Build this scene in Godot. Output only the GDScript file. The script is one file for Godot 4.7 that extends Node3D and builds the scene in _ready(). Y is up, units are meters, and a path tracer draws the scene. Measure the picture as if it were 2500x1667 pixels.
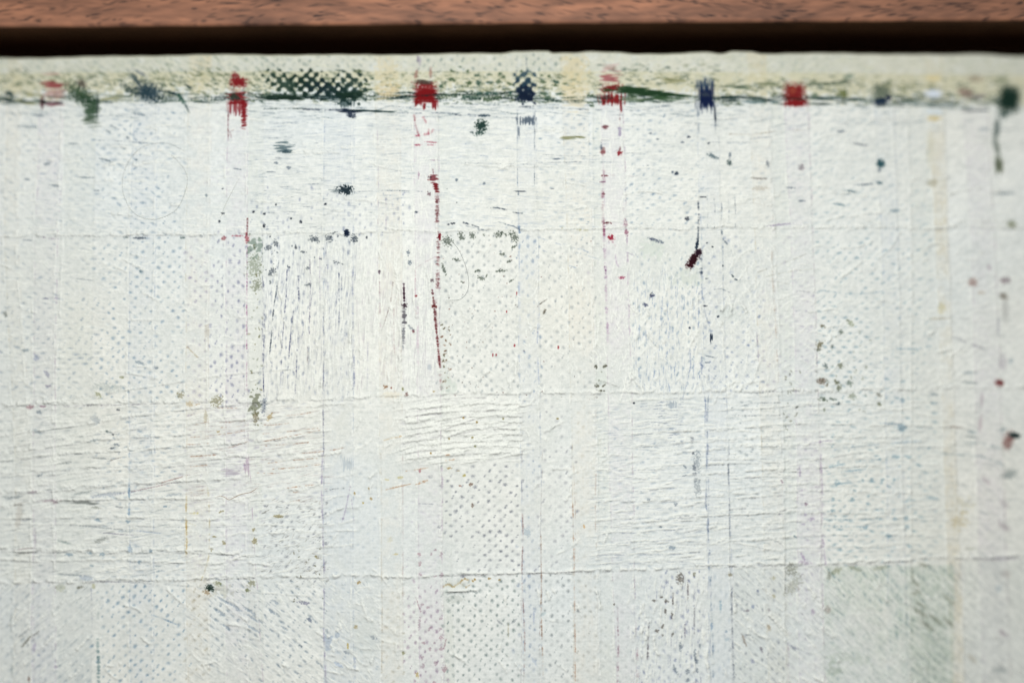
extends Node3D
# A framed painting seen from close by. One unit of the layout numbers below is PX = 0.12 mm on the painting.

const PX := 0.00012
const HANG := 1.5            # height of the middle of the view above the floor
const DIST := 0.35
# the painted sheet runs from X0 to X1 and from its top edge to Y1
const X0 := -250.0
const X1 := 2750.0
const Y0 := 110.0
const Y1 := 1950.0
const TW := 2048
const TH := 1256
const K := 2048.0 / 3000.0
const GX := 900              # quads across the sheet
const GY := 546

var pr := PackedFloat32Array()   # painted colour, sRGB
var pg := PackedFloat32Array()
var pb := PackedFloat32Array()
var fine := PackedFloat32Array() # fine relief (bump), 0..1
var thick := PackedFloat32Array()# paint thickness that the mesh takes, millimetres
var part_of := PackedByteArray() # which patch of paint a texel belongs to
var n_iso := PackedByteArray()
var n_hor := PackedByteArray()
var n_ver := PackedByteArray()
var n_mid := PackedByteArray()
var n_dot := PackedByteArray()
var n_lat := PackedByteArray()
var n_low := PackedByteArray()
var n_lo2 := PackedByteArray()
var rng := RandomNumberGenerator.new()
var ox := 0.0
var oy := 0.0
var patches := []               # [name, label]

func srgb(r: float, g: float, b: float) -> Color:
	return Color(r / 255.0, g / 255.0, b / 255.0)

# ---------------------------------------------------------------- the painter
func noise_bytes(sd: int, freq: float, w: int, h: int, oct := 3) -> PackedByteArray:
	var n := FastNoiseLite.new()
	n.seed = sd
	n.noise_type = FastNoiseLite.TYPE_SIMPLEX_SMOOTH
	n.frequency = freq
	n.fractal_octaves = oct
	var im := n.get_image(w, h, false, false, true)
	if w != TW or h != TH:
		im.resize(TW, TH, Image.INTERPOLATE_CUBIC)
	return im.get_data()

func gate_of(style: int) -> PackedByteArray:
	if style == 1: return n_hor
	if style == 2: return n_ver
	if style == 3: return n_dot
	if style == 4: return n_lat
	return n_iso

# one mark of paint. x, y, half length a, half width b in layout units, ang in radians; power 2 = oval, 4+ = squarish
func dab(x: float, y: float, a: float, b: float, ang: float, c: Color, alpha: float, rag := 0.8, style := 0, power := 2.0, soft := 2.2, depth := 0.0, pile := 0.0, id := 0) -> void:
	var r := maxf(a, b) * 1.25 * K + 1.0
	if power > 2.5:
		r *= 1.2
	var cx := (x - X0) * K
	var cy := (y - Y0) * K
	var i0 := maxi(0, int(cx - r)); var i1 := mini(TW - 1, int(cx + r) + 1)
	var j0 := maxi(0, int(cy - r)); var j1 := mini(TH - 1, int(cy + r) + 1)
	var ca := cos(ang); var sa := sin(ang)
	var ia := 1.0 / maxf(a * K, 0.45); var ib := 1.0 / maxf(b * K, 0.45)
	var gate := gate_of(style)
	var cr := c.r; var cg := c.g; var cb := c.b
	var inv := 1.0 / power
	var broken := a > 4.0 or b > 4.0
	for j in range(j0, j1 + 1):
		var dy := j + 0.5 - cy
		for i in range(i0, i1 + 1):
			var dx := i + 0.5 - cx
			var u := absf(dx * ca + dy * sa) * ia
			var v := absf(dy * ca - dx * sa) * ib
			if u > 1.4 or v > 1.4:
				continue
			var d := sqrt(u * u + v * v) if power == 2.0 else pow(pow(u, power) + pow(v, power), inv)
			if d > 1.35:
				continue
			var k := j * TW + i
			var w := (1.0 - d + (gate[k] / 255.0 - 0.5) * rag) * soft
			if w <= 0.0:
				continue
			if w > 1.0: w = 1.0
			var m := w * alpha
			if broken: m *= minf(1.0, (0.86 if alpha > 0.94 else 0.62 if alpha > 0.88 else 0.34) + gate[k] * 0.0028 + n_iso[k] * 0.0022)
			pr[k] += (cr - pr[k]) * m
			pg[k] += (cg - pg[k]) * m
			pb[k] += (cb - pb[k]) * m
			fine[k] -= depth * w
			thick[k] += pile * w
			if id > 0 and w > 0.35:
				part_of[k] = id

# a mark in the coordinates of a study sheet (see at())
func at(sx: float, sy: float) -> void:
	ox = sx
	oy = sy

func mark(x: float, y: float, a: float, b: float, deg: float, c: Color, alpha: float, rag := 0.8, style := 0, power := 2.0, depth := 0.15, pile := 0.0, id := 0) -> void:
	if a < 17.0 and b < 17.0 and oy > 500.0 and alpha < 0.93 and id == 0 and rng.randf() < 0.3:
		return
	var strong := alpha if oy < 500.0 or b > 20.0 and alpha > 0.9 else alpha * (0.84 if oy < 1000.0 and ox > 800.0 else 0.64)
	dab(ox + x / 2.8, oy + y / 2.8, a / 2.8, b / 2.8, deg_to_rad(deg), c, strong, rag * 1.15, style, power, 2.6, depth, pile, id)

func new_patch(called: String, label := "") -> int:
	patches.append([called, label])
	return patches.size() + 20

# a broken line through points (layout units)
func line(p: PackedVector2Array, width: float, c: Color, alpha: float, gaps := 0.4, depth := 0.12, pile := 0.0, wob := 0.8) -> void:
	var ph := rng.randf() * 90.0
	for s in p.size() - 1:
		var a := p[s]; var b := p[s + 1]
		var n := maxi(1, int(a.distance_to(b) / 2.2))
		var ang := (b - a).angle()
		for t in n:
			var q := a.lerp(b, (t + 0.5) / n)
			ph += 0.23
			var g := 0.5 + 0.5 * sin(ph) * sin(ph * 0.37 + 1.0) + (rng.randf() - 0.5) * 0.7
			var nk := clampi(int((q.y - Y0) * K), 0, TH - 1) * TW + clampi(int((q.x - X0) * K), 0, TW - 1)
			var keep := clampf(n_mid[nk] / 120.0 - 0.35, 0.12, 1.15)
			if g < gaps + (1.0 - keep) * 0.3:
				continue
			var o := Vector2(-sin(ang), cos(ang)) * wob * (sin(ph * 0.21) + (rng.randf() - 0.5))
			dab(q.x + o.x, q.y + o.y, 3.2, width * (0.4 + 0.5 * rng.randf()), ang, c, alpha * 0.78 * keep * (0.25 + 0.75 * rng.randf()), 0.9, 0, 2.0, 1.6, depth * 0.3, pile * 0.4)

func zline(v: Array, width: float, c: Color, alpha: float, gaps := 0.3, depth := 0.12, pile := 0.0) -> void:
	var p := PackedVector2Array()
	for k in range(0, v.size(), 2):
		p.append(Vector2(ox + v[k] / 2.8, oy + v[k + 1] / 2.8))
	line(p, width, c, alpha, gaps, depth, pile)

# many short brush drags in a box
func drags(x0: float, y0: float, x1: float, y1: float, count: int, deg: float, spread: float, length: float, width: float, c: Color, c2: Color, alpha: float, depth := 0.1) -> void:
	for k in count:
		var x := rng.randf_range(x0, x1); var y := rng.randf_range(y0, y1)
		var a := deg_to_rad(deg + rng.randfn() * spread)
		var l := length * (0.35 + rng.randf() * 1.1)
		var w := width * (0.5 + rng.randf() * 0.8)
		dab(x, y, l, w, a, c.lerp(c2, rng.randf()), alpha * (0.3 + 0.7 * rng.randf()), 1.1, 0, 2.0, 1.6, depth)

# raised bristle marks: relief, with their highlights painted in as a lighter white
func bristles(x0: float, y0: float, x1: float, y1: float, count: int, deg: float, spread: float, length: float, width: float, h: float) -> void:
	var w := srgb(243, 246, 238)
	for k in count:
		var x := rng.randf_range(x0, x1); var y := rng.randf_range(y0, y1)
		var a := deg_to_rad(deg + rng.randfn() * spread)
		dab(x, y, length * (0.4 + rng.randf()), width * (0.6 + rng.randf() * 0.7), a, w, 0.4 + 0.45 * rng.randf(), 1.0, 0, 2.0, 1.5, -h, h * 0.06)

func specks(x0: float, y0: float, x1: float, y1: float, count: int, size: float, c: Color, c2: Color, alpha: float, clump := 0.5) -> void:
	for k in int(count * 0.6):
		var x := rng.randf_range(x0, x1); var y := rng.randf_range(y0, y1)
		if n_mid[clampi(int((y - Y0) * K), 0, TH - 1) * TW + clampi(int((x - X0) * K), 0, TW - 1)] / 255.0 < clump * 0.9:
			continue
		var s := size * (0.4 + rng.randf() * 1.1)
		dab(x, y, s * 1.3, s * 0.7, rng.randf() * TAU, c.lerp(c2, rng.randf()), alpha * (0.4 + 0.6 * rng.randf()), 1.2, 0, 2.0, 2.4, 0.25)

func bend(v: Array, y: float) -> float:   # x of a column edge at height y; v = x at 150, 600, 1100, 1667
	if y < 600.0: return lerpf(v[0], v[1], (y - 150.0) / 450.0)
	if y < 1100.0: return lerpf(v[1], v[2], (y - 600.0) / 500.0)
	return lerpf(v[2], v[3], (y - 1100.0) / 567.0)

# the tint of a printed stripe that shows through the white
func stripe(l: Array, r: Array, c: Color, alpha: float, y0: float, y1: float, soften := 0.8, pile := 0.0) -> void:
	for j in range(maxi(0, int((y0 - Y0) * K)), mini(TH, int((y1 - Y0) * K))):
		var y := Y0 + j / K
		var a := int((bend(l, y) - X0) * K); var b := int((bend(r, y) - X0) * K)
		for i in range(maxi(0, a), mini(TW, b)):
			var k := j * TW + i
			var m := alpha * soften * clampf((n_low[k] + n_mid[k]) / 255.0 - 0.55, 0.0, 1.0) * (0.25 + n_ver[k] / 170.0)
			pr[k] += (c.r - pr[k]) * m
			pg[k] += (c.g - pg[k]) * m
			pb[k] += (c.b - pb[k]) * m
			thick[k] += pile

# thin colour along the top of the cloth that frays out below the border's lower edge
func border_tint(c: Color, alpha: float, y0: float, reach: float, fray: float) -> void:
	for i in TW:
		var x := X0 + i / K
		var low := seam_y(3, x) + reach
		for j in range(int((y0 - Y0) * K), int((300.0 - Y0) * K)):
			var k := j * TW + i
			var y := Y0 + j / K
			var m := clampf((low - y + (n_hor[k] + n_dot[k] - 255.0) / 255.0 * fray) / 22.0, 0.0, 1.0) * alpha * clampf(0.25 + n_mid[k] / 150.0, 0.0, 1.0)
			pr[k] += (c.r - pr[k]) * m
			pg[k] += (c.g - pg[k]) * m
			pb[k] += (c.b - pb[k]) * m

func seam_y(s: int, x: float) -> float:
	var t: Array = [[0, 577, 600, 572, 1067, 566, 1275, 562, 1460, 559, 1900, 556, 2500, 552],
		[0, 989, 450, 984, 790, 977, 1075, 964, 1330, 961, 1540, 961, 1880, 957, 2500, 950],
		[0, 1430, 370, 1421, 600, 1412, 1000, 1410, 1250, 1403, 1450, 1398, 1670, 1389, 1850, 1382, 2010, 1384, 2200, 1375, 2500, 1368],
		[0, 242, 450, 236, 1100, 229, 1275, 240, 1660, 243, 1900, 240, 2160, 245, 2430, 256, 2500, 258]][s]
	if x <= t[0]: return t[1]
	for k in range(0, t.size() - 2, 2):
		if x <= t[k + 2]:
			return lerpf(t[k + 1], t[k + 3], (x - t[k]) / (t[k + 2] - t[k]))
	return t[t.size() - 1]

func top_y(x: float) -> float:
	var y := 133.0 - x * 0.0046
	y += -5.0 * smoothstep(1225, 1262, x) * (1.0 - smoothstep(1338, 1352, x))
	y += -3.0 * smoothstep(1400, 1440, x) * (1.0 - smoothstep(1500, 1560, x))
	y += -3.0 * smoothstep(1660, 1700, x) * (1.0 - smoothstep(1735, 1765, x))
	y += -6.0 * smoothstep(1770, 1800, x) * (1.0 - smoothstep(1840, 1870, x))
	y += -4.0 * smoothstep(2350, 2400, x) * (1.0 - smoothstep(2450, 2500, x))
	return y + sin(x * 0.021) * 0.9 + sin(x * 0.0077 + 1.0) * 1.2 + sin(x * 0.09) * 0.4

# how far the slack sheet falls back behind its middle, metres
func sag(x: float, y: float) -> float:
	var u := (x - 1060.0) / 1440.0
	var v := (y - 930.0) / 800.0
	return (0.0054 if u > 0.0 else 0.0050) * pow(absf(u), 2.4) + (0.0032 * pow(absf(v), 2.2) if v < 0.0 else 0.0012 * v * v)

# box, strength, colour of the dots of the cloth that show through, drag angle (999 = away from the middle), stretch
func dot_zones() -> Array:
	var bl := srgb(128, 152, 172); var gr := srgb(160, 168, 170); var la := srgb(158, 152, 176); var te := srgb(136, 166, 178)
	var dk := srgb(112, 116, 128); var oc := srgb(172, 164, 140); var na := srgb(100, 112, 146); var rd := srgb(142, 78, 98); var gg := srgb(124, 140, 138)
	return [
		[0, 125, 640, 235, 0.35, srgb(110, 135, 130), 999, 1.5], [640, 125, 900, 235, 0.5, srgb(70, 95, 90), 40, 1.5], [900, 125, 1460, 235, 0.55, srgb(96, 120, 118), 90, 1.1],
		[1460, 125, 1760, 235, 0.45, srgb(120, 140, 125), 999, 1.3], [1760, 125, 2800, 235, 0.18, srgb(140, 155, 150), 999, 1.8],
		[-260, 235, 225, 577, 0.30, bl, 999, 1.9], [225, 235, 450, 577, 0.55, bl, 14, 1.6], [450, 235, 600, 577, 0.16, la, 5, 1.8], [600, 235, 1000, 470, 0.10, bl, 0, 2.0],
		[600, 470, 1000, 577, 0.35, na, 90, 1.4], [1067, 235, 1275, 577, 0.18, bl, 0, 1.9], [1320, 235, 1460, 577, 0.45, bl, 4, 1.6], [1530, 235, 1720, 577, 0.52, bl, -15, 1.5],
		[1760, 235, 1980, 577, 0.20, bl, -10, 1.7], [1980, 235, 2280, 577, 0.34, te, 999, 1.7], [2280, 235, 2800, 577, 0.14, gr, 999, 2.2],
		[-260, 577, 225, 985, 0.55, srgb(150, 165, 178), 999, 1.6], [225, 577, 452, 985, 0.85, srgb(138, 162, 180), 0, 1.1], [452, 577, 510, 985, 0.62, la, 0, 1.1], [510, 577, 603, 985, 0.8, na.lerp(la, 0.5), 90, 1.3],
		[640, 577, 865, 975, 0.5, na.lerp(gr, 0.35), 90, 1.7], [865, 577, 1060, 965, 0.16, la, 90, 1.5], [1070, 577, 1265, 963, 0.95, gr, 90, 1.05], [1265, 577, 1316, 963, 0.8, srgb(146, 164, 184), 90, 1.3],
		[1316, 577, 1450, 963, 0.75, gr, 80, 1.05], [1450, 577, 1545, 963, 0.24, la, 90, 1.2], [1545, 577, 1710, 963, 0.62, bl, 90, 1.3], [1710, 577, 1860, 963, 0.55, srgb(120, 136, 168), 999, 1.1],
		[1860, 577, 2000, 963, 0.36, la, 999, 1.2], [2000, 577, 2300, 963, 0.68, te, 999, 1.4], [2300, 577, 2800, 963, 0.2, gr, 999, 2.0],
		[-260, 985, 225, 1425, 0.24, srgb(120, 135, 140), -10, 1.8], [225, 985, 450, 1425, 0.40, bl, 0, 1.7], [450, 985, 640, 1412, 0.32, la, 0, 1.5], [640, 985, 790, 1230, 0.2, na, -6, 2.0],
		[640, 1230, 800, 1412, 0.66, dk, -30, 1.3], [800, 970, 930, 1412, 0.16, bl, 0, 1.3], [983, 970, 1075, 1400, 0.24, la, 0, 1.6], [1075, 970, 1270, 1140, 0.22, gr, -10, 1.6], [1075, 1140, 1270, 1400, 0.66, dk, -20, 1.2],
		[1270, 970, 1320, 1400, 0.42, srgb(140, 156, 176), 90, 1.1], [1320, 970, 1400, 1400, 0.5, srgb(140, 142, 152), -40, 1.1], [1400, 970, 1460, 1400, 0.18, oc, 0, 1.2], [1460, 970, 1730, 1390, 0.28, bl, 0, 1.9],
		[1790, 970, 1925, 1385, 0.38, srgb(128, 144, 150), 20, 1.4], [1925, 970, 2020, 1385, 0.34, la, 30, 1.2], [2020, 970, 2300, 1380, 0.62, srgb(122, 158, 172), 8, 1.6], [2300, 970, 2800, 1375, 0.30, gr, 999, 2.0],
		[-260, 1425, 215, 2000, 0.36, srgb(130, 148, 160), -45, 1.5], [225, 1420, 450, 2000, 0.82, srgb(116, 146, 168), -45, 1.1], [450, 1415, 510, 2000, 0.42, oc, -40, 1.3], [510, 1412, 790, 2000, 0.64, srgb(132, 148, 160), 38, 1.6],
		[790, 1410, 930, 2000, 0.26, bl, 30, 1.4], [930, 1410, 985, 2000, 0.42, oc, 0, 1.1], [985, 1410, 1083, 2000, 0.5, rd.lerp(la, 0.7), 90, 1.15], [1083, 1405, 1272, 2000, 0.80, gg, 90, 1.05],
		[1272, 1402, 1323, 2000, 0.6, srgb(128, 146, 170), 90, 1.2], [1323, 1400, 1402, 2000, 0.74, srgb(140, 148, 150), 90, 1.05], [1402, 1398, 1462, 2000, 0.46, gr.lerp(oc, 0.4), 60, 1.1], [1462, 1395, 1550, 2000, 0.34, gr, 60, 1.2],
		[1550, 1392, 1725, 2000, 0.62, srgb(122, 132, 164), 70, 1.3], [1735, 1388, 1790, 2000, 0.2, bl, 90, 1.5], [1790, 1384, 1925, 2000, 0.55, srgb(130, 138, 150), 55, 1.3], [1925, 1384, 2020, 2000, 0.42, la, 50, 1.3],
		[2020, 1380, 2240, 2000, 0.55, srgb(130, 154, 158), 48, 1.7], [2240, 1376, 2345, 2000, 0.6, srgb(120, 138, 136), 46, 1.9], [2345, 1370, 2800, 2000, 0.34, srgb(150, 158, 162), 42, 2.0]]

func paint_cloth_dots() -> void:
	var zones := dot_zones()
	var by_row := []
	var y := 128.0
	while y < Y1:
		by_row.append(zones.filter(func(z): return y >= z[1] - 14.0 and y <= z[3] + 14.0))
		y += 12.2
	for col in range(0, 224):
		var bx := X0 + col * 13.4
		for row in by_row.size():
			if (row + col) % 2 == 1:
				continue
			var by := 128.0 + row * 12.2
			var x := bx + rng.randfn() * 1.5 + 3.0 * sin(by * 0.011 + bx * 0.003)
			var yy := by + rng.randfn() * 1.6 + 3.0 * sin(bx * 0.009)
			var z: Array = []
			var jx := x + rng.randfn() * 9.0; var jy := yy + rng.randfn() * 11.0
			for q in by_row[row]:
				if jx >= q[0] and jx < q[2] and jy >= q[1] and jy < q[3]:
					z = q
					break
			if z.is_empty():
				continue
			var k := clampi(int((yy - Y0) * K), 0, TH - 1) * TW + clampi(int((x - X0) * K), 0, TW - 1)
			var show: float = clampf(0.60 + (n_low[k] / 255.0 - 0.5) * 1.2 + (n_mid[k] / 255.0 - 0.5) * 1.7 + rng.randfn() * 0.26, 0.0, 1.3)
			var al: float = minf(0.95, z[4] * show * 1.4)
			if al < 0.04:
				continue
			var dx := x - 1150.0; var dy := yy - 860.0
			var far := smoothstep(450.0, 1350.0, sqrt(dx * dx + dy * dy))
			var ang: float = atan2(dy, dx) if z[6] == 999 else deg_to_rad(z[6])
			var st: float = z[7] * (1.0 + 0.25 * far)
			ang += rng.randfn() * 0.22
			var c: Color = z[5]
			c = c.lerp(srgb(78, 92, 108), rng.randf() * 0.16).lerp(srgb(206, 212, 212), rng.randf() * 0.18)
			var s := 5.3 * (0.65 + 0.6 * rng.randf())
			if rng.randf() < 0.3:
				var o := rng.randf_range(1.5, 3.0)
				dab(x + o * 0.6, yy - o, s * 0.8, s * 0.55, ang, c, al * 0.8, 0.8, 0, 2.0, 1.0, 0.16)
				dab(x - o * 0.5, yy + o, s * 0.85, s * 0.6, ang, c, al * 0.9, 0.8, 0, 2.0, 1.0, 0.16)
			else:
				dab(x, yy, s * st, s / sqrt(st), ang, c, al, 0.9, 0, 2.0, 0.9, 0.42)

func paint_ground() -> void:
	var n := TW * TH
	pr.resize(n); pg.resize(n); pb.resize(n); fine.resize(n); thick.resize(n); part_of.resize(n)
	for j in TH:
		var y := Y0 + j / K
		for i in TW:
			var k := j * TW + i
			var a := n_low[k] / 255.0 - 0.5
			var b := n_mid[k] / 255.0 - 0.5
			var c := n_iso[k] / 255.0 - 0.5
			var d := n_lo2[k] / 255.0 - 0.5
			var h := n_hor[k] / 255.0 - 0.5
			var f := a * 0.05 + b * 0.06 + c * 0.075 + h * 0.035 + (n_dot[k] / 255.0 - 0.5) * 0.06
			pr[k] = 0.893 + f - d * 0.022
			pg[k] = 0.908 + f * 0.9
			pb[k] = 0.890 + f * 0.85 + d * 0.030
			fine[k] = 0.5 + c * 0.22 + b * 0.18 + h * 0.10
			thick[k] = a * 0.07 + b * 0.035 + h * 0.02

func paint_picture() -> void:
	var navy := srgb(18, 30, 50); var ink := srgb(24, 30, 44); var teal := srgb(22, 44, 46); var green := srgb(34, 60, 38); var olive := srgb(118, 120, 78)
	var red := srgb(122, 24, 30); var dred := srgb(84, 26, 36); var blue := srgb(22, 38, 82); var yel := srgb(226, 210, 158); var mar := srgb(58, 20, 30)
	var ochre := srgb(142, 108, 44); var grey := srgb(120, 128, 136); var lav := srgb(150, 140, 168); var white := srgb(240, 243, 236); var cream := srgb(232, 230, 206); var slate := srgb(86, 100, 116)
	paint_ground()
	# printed stripes glimmering through
	var yl := [[0, 0, 28, 22], [453, 452, 452, 453], [912, 925, 929, 931], [1371, 1385, 1396, 1402], [1833, 1847, 1862, 1882], [2280, 2299, 2318, 2340]]
	var yr := [[36, 34, 70, 66], [510, 509, 509, 510], [971, 982, 983, 984], [1433, 1448, 1456, 1464], [1881, 1892, 1912, 1932], [2324, 2330, 2348, 2374]]
	var rl := [[84, 76, 73, 70], [550, 550, 550, 552], [1007, 1014, 1020, 1023], [1467, 1478, 1488, 1508], [1917, 1938, 1950, 1958], [2367, 2390, 2400, 2420]]
	var rr := [[145, 132, 128, 126], [600, 603, 603, 640], [1067, 1071, 1077, 1085], [1521, 1534, 1544, 1556], [1981, 1992, 2006, 2022], [2431, 2450, 2465, 2490]]
	var bl := [[320, 312, 312, 312], [787, 789, 789, 790], [1260, 1266, 1272, 1278], [1705, 1713, 1727, 1734], [2147, 2163, 2174, 2180]]
	var br := [[378, 376, 374, 372], [862, 862, 862, 862], [1307, 1314, 1320, 1324], [1755, 1766, 1781, 1793], [2196, 2206, 2214, 2230]]
	var gl := [[140, 150, 130, 130], [603, 603, 604, 606], [1068, 1072, 1078, 1086], [1448, 1453, 1460, 1470], [1885, 1900, 1920, 1925], [2232, 2240, 2238, 2236]]
	var gq := [[225, 224, 216, 216], [640, 641, 640, 642], [1100, 1098, 1100, 1110], [1467, 1478, 1488, 1508], [1917, 1938, 1950, 1958], [2280, 2299, 2318, 2342]]
	for k in 6:
		stripe(yl[k], yr[k], srgb(226, 216, 184), 0.6, 120, 245)
		stripe(yl[k], yr[k], srgb(220, 215, 200), 0.40, 245, 1950, 0.8, 0.045)
		stripe(rl[k], rr[k], srgb(206, 203, 210), 0.38, 245, 1950, 0.8, 0.045)
		stripe(gl[k], gq[k], srgb(204, 210, 200), 0.45, 245, 1950, 0.8, -0.05)
	for k in 5:
		stripe(bl[k], br[k], srgb(198, 207, 214), 0.42, 245, 1950, 0.8, 0.045)
	stripe(yl[5], yr[5], srgb(208, 202, 178), 0.55, 250, 1950)
	# the coloured border along the top
	border_tint(srgb(204, 203, 182), 0.62, 110.0, -14.0, 36.0)
	stripe([-260, -260, -260, -260], [2760, 2760, 2760, 2760], srgb(188, 194, 184), 0.6, 110, 178)
	for k in 6:
		stripe(yl[k], yr[k], srgb(216, 202, 166), 0.5, 120, 226)
	drags(-250, 128, 2750, 236, 1500, 0, 14, 12, 1.8, srgb(196, 204, 168), srgb(236, 234, 214), 0.5, -0.05)
	drags(-250, 128, 700, 230, 380, 35, 16, 10, 1.8, srgb(140, 155, 120), srgb(90, 115, 105), 0.35)
	drags(1750, 128, 2750, 240, 360, -8, 14, 13, 2.0, srgb(150, 158, 130), srgb(200, 200, 170), 0.45)
	# grey-green ground that shows where the white is thin
	stripe([2020, 2020, 2020, 2020], [2345, 2345, 2345, 2345], srgb(186, 200, 186), 0.8, 1386, 1950)
	stripe([2240, 2240, 2240, 2240], [2345, 2345, 2345, 2345], srgb(180, 190, 178), 0.35, 1390, 1950)
	stripe([2370, 2370, 2370, 2370], [2760, 2760, 2760, 2760], srgb(196, 204, 196), 0.5, 1380, 1950)
	stripe([1795, 1795, 1795, 1795], [1925, 1925, 1925, 1925], srgb(200, 208, 202), 0.6, 1388, 1950)
	stripe([-260, -260, -260, -260], [216, 216, 216, 216], srgb(200, 208, 210), 0.6, 1430, 1950)
	stripe([790, 790, 790, 790], [930, 930, 930, 930], srgb(212, 220, 222), 0.6, 1110, 1950)
	stripe([-260, -260, -260, -260], [140, 140, 140, 140], srgb(206, 212, 206), 0.5, 600, 1420)
	stripe([1540, 1540, 1540, 1540], [1720, 1720, 1720, 1720], srgb(214, 222, 216), 0.6, 575, 700)
	paint_cloth_dots()
	# brushing: fine drags of thin colour, and raised bristle lines with painted highlights
	drags(-250, 250, 460, 575, 459, 6, 10, 13, 1.5, srgb(130, 148, 164), srgb(180, 190, 196), 0.34)
	drags(600, 245, 1010, 520, 702, 0, 3, 17, 1.1, srgb(110, 128, 148), srgb(190, 200, 206), 0.5)
	drags(1060, 250, 1480, 560, 445, 3, 5, 15, 1.3, srgb(112, 132, 160), srgb(180, 194, 206), 0.42)
	drags(1500, 250, 2300, 560, 567, -8, 9, 14, 1.6, srgb(120, 138, 150), srgb(186, 196, 196), 0.36)
	drags(2280, 250, 2750, 900, 270, -8, 14, 20, 3.0, srgb(150, 158, 158), srgb(190, 194, 190), 0.34)
	drags(-250, 590, 300, 985, 270, 12, 12, 15, 1.8, srgb(160, 170, 176), srgb(196, 204, 206), 0.34)
	drags(645, 600, 870, 960, 256, 96, 4, 24, 1.2, srgb(96, 102, 128), srgb(160, 166, 184), 0.42)
	drags(870, 620, 1065, 960, 148, 92, 4, 26, 1.3, srgb(150, 140, 156), srgb(196, 190, 196), 0.42)
	drags(1545, 660, 1720, 960, 229, 91, 5, 16, 1.2, srgb(96, 120, 156), srgb(170, 184, 204), 0.5)
	drags(1720, 600, 2300, 960, 324, -20, 40, 12, 1.6, srgb(130, 146, 162), srgb(190, 200, 204), 0.32)
	drags(-250, 1000, 450, 1420, 702, -8, 7, 20, 1.5, srgb(104, 116, 120), srgb(186, 196, 202), 0.42)
	drags(450, 990, 800, 1230, 324, -5, 5, 18, 1.4, srgb(142, 122, 118), srgb(180, 180, 190), 0.46)
	drags(640, 1220, 800, 1430, 270, -20, 18, 8, 1.3, srgb(96, 98, 100), srgb(140, 132, 116), 0.5)
	drags(980, 975, 1280, 1130, 229, -9, 6, 22, 1.4, srgb(176, 180, 180), srgb(206, 208, 206), 0.5)
	drags(1450, 985, 1740, 1395, 405, -3, 5, 20, 1.3, srgb(120, 136, 156), srgb(190, 198, 206), 0.42)
	drags(1780, 975, 2300, 1380, 567, -4, 9, 17, 1.4, srgb(120, 140, 150), srgb(190, 200, 204), 0.42)
	drags(2250, 960, 2750, 1380, 243, 10, 14, 20, 2.6, srgb(150, 158, 160), srgb(186, 192, 188), 0.4)
	drags(-250, 1430, 230, 1950, 351, -42, 8, 16, 1.5, srgb(110, 120, 122), srgb(186, 196, 200), 0.42)
	drags(450, 1420, 800, 1950, 324, 40, 8, 13, 1.5, srgb(128, 142, 156), srgb(190, 198, 202), 0.42)
	drags(790, 1400, 930, 1950, 189, 35, 20, 9, 1.5, srgb(128, 140, 150), srgb(180, 188, 188), 0.42)
	drags(1540, 1400, 1740, 1950, 297, 94, 6, 15, 1.2, srgb(96, 102, 128), srgb(160, 166, 184), 0.5)
	drags(1790, 1390, 2100, 1950, 445, 46, 8, 13, 1.5, srgb(130, 136, 140), srgb(186, 192, 190), 0.45)
	drags(2020, 1390, 2360, 1950, 702, 46, 6, 18, 1.8, srgb(120, 138, 132), srgb(176, 190, 186), 0.46)
	drags(2340, 1380, 2750, 1950, 351, 42, 8, 24, 3.2, srgb(158, 164, 164), srgb(196, 200, 194), 0.42)
	bristles(-250, 245, 2500, 575, 2550, 0, 6, 26, 1.5, 0.22)
	bristles(640, 590, 1060, 960, 714, 93, 5, 30, 1.6, 0.22)
	bristles(1070, 590, 1470, 960, 442, 80, 40, 9, 2.0, 0.2)
	bristles(1500, 590, 1900, 960, 646, 88, 30, 18, 1.6, 0.24)
	bristles(-250, 590, 620, 985, 714, 8, 14, 16, 1.8, 0.18)
	bristles(1900, 590, 2750, 960, 646, -14, 20, 16, 2.2, 0.2)
	bristles(-250, 985, 800, 1420, 1360, -8, 6, 26, 1.8, 0.28)
	bristles(980, 970, 1280, 1130, 323, -9, 5, 34, 2.3, 0.4)
	bristles(1450, 970, 2300, 1390, 1360, -3, 7, 26, 1.8, 0.3)
	bristles(-250, 1425, 240, 1950, 646, -42, 7, 18, 1.8, 0.28)
	bristles(450, 1415, 930, 1950, 714, 40, 14, 14, 1.8, 0.26)
	bristles(1540, 1400, 1740, 1950, 340, 93, 6, 18, 1.6, 0.28)
	bristles(1790, 1390, 2750, 1950, 1530, 46, 8, 18, 2.0, 0.28)
	for k in 16:
		var y0 := 1030.0 + k * 24.0 + rng.randfn() * 16.0
		var x1 := rng.randf_range(420.0, 780.0)
		var p := PackedVector2Array(); var q := PackedVector2Array()
		for t in 12:
			var x := lerpf(-120.0 + rng.randf() * 10.0, x1, t / 11.0)
			var y := y0 - (0.16 - k * 0.012) * x + sin(x * 0.008 + k) * 4.0 + 0.00004 * x * x
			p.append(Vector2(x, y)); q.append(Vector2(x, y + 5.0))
		var big := rng.randf_range(0.15, 1.0)
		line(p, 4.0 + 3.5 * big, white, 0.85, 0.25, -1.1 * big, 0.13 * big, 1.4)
		line(q, 2.8, srgb(150, 156, 160), 0.5, 0.45, 0.5, -0.02, 0.8)  # shade on the underside of each ridge, painted as a grey line
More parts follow.
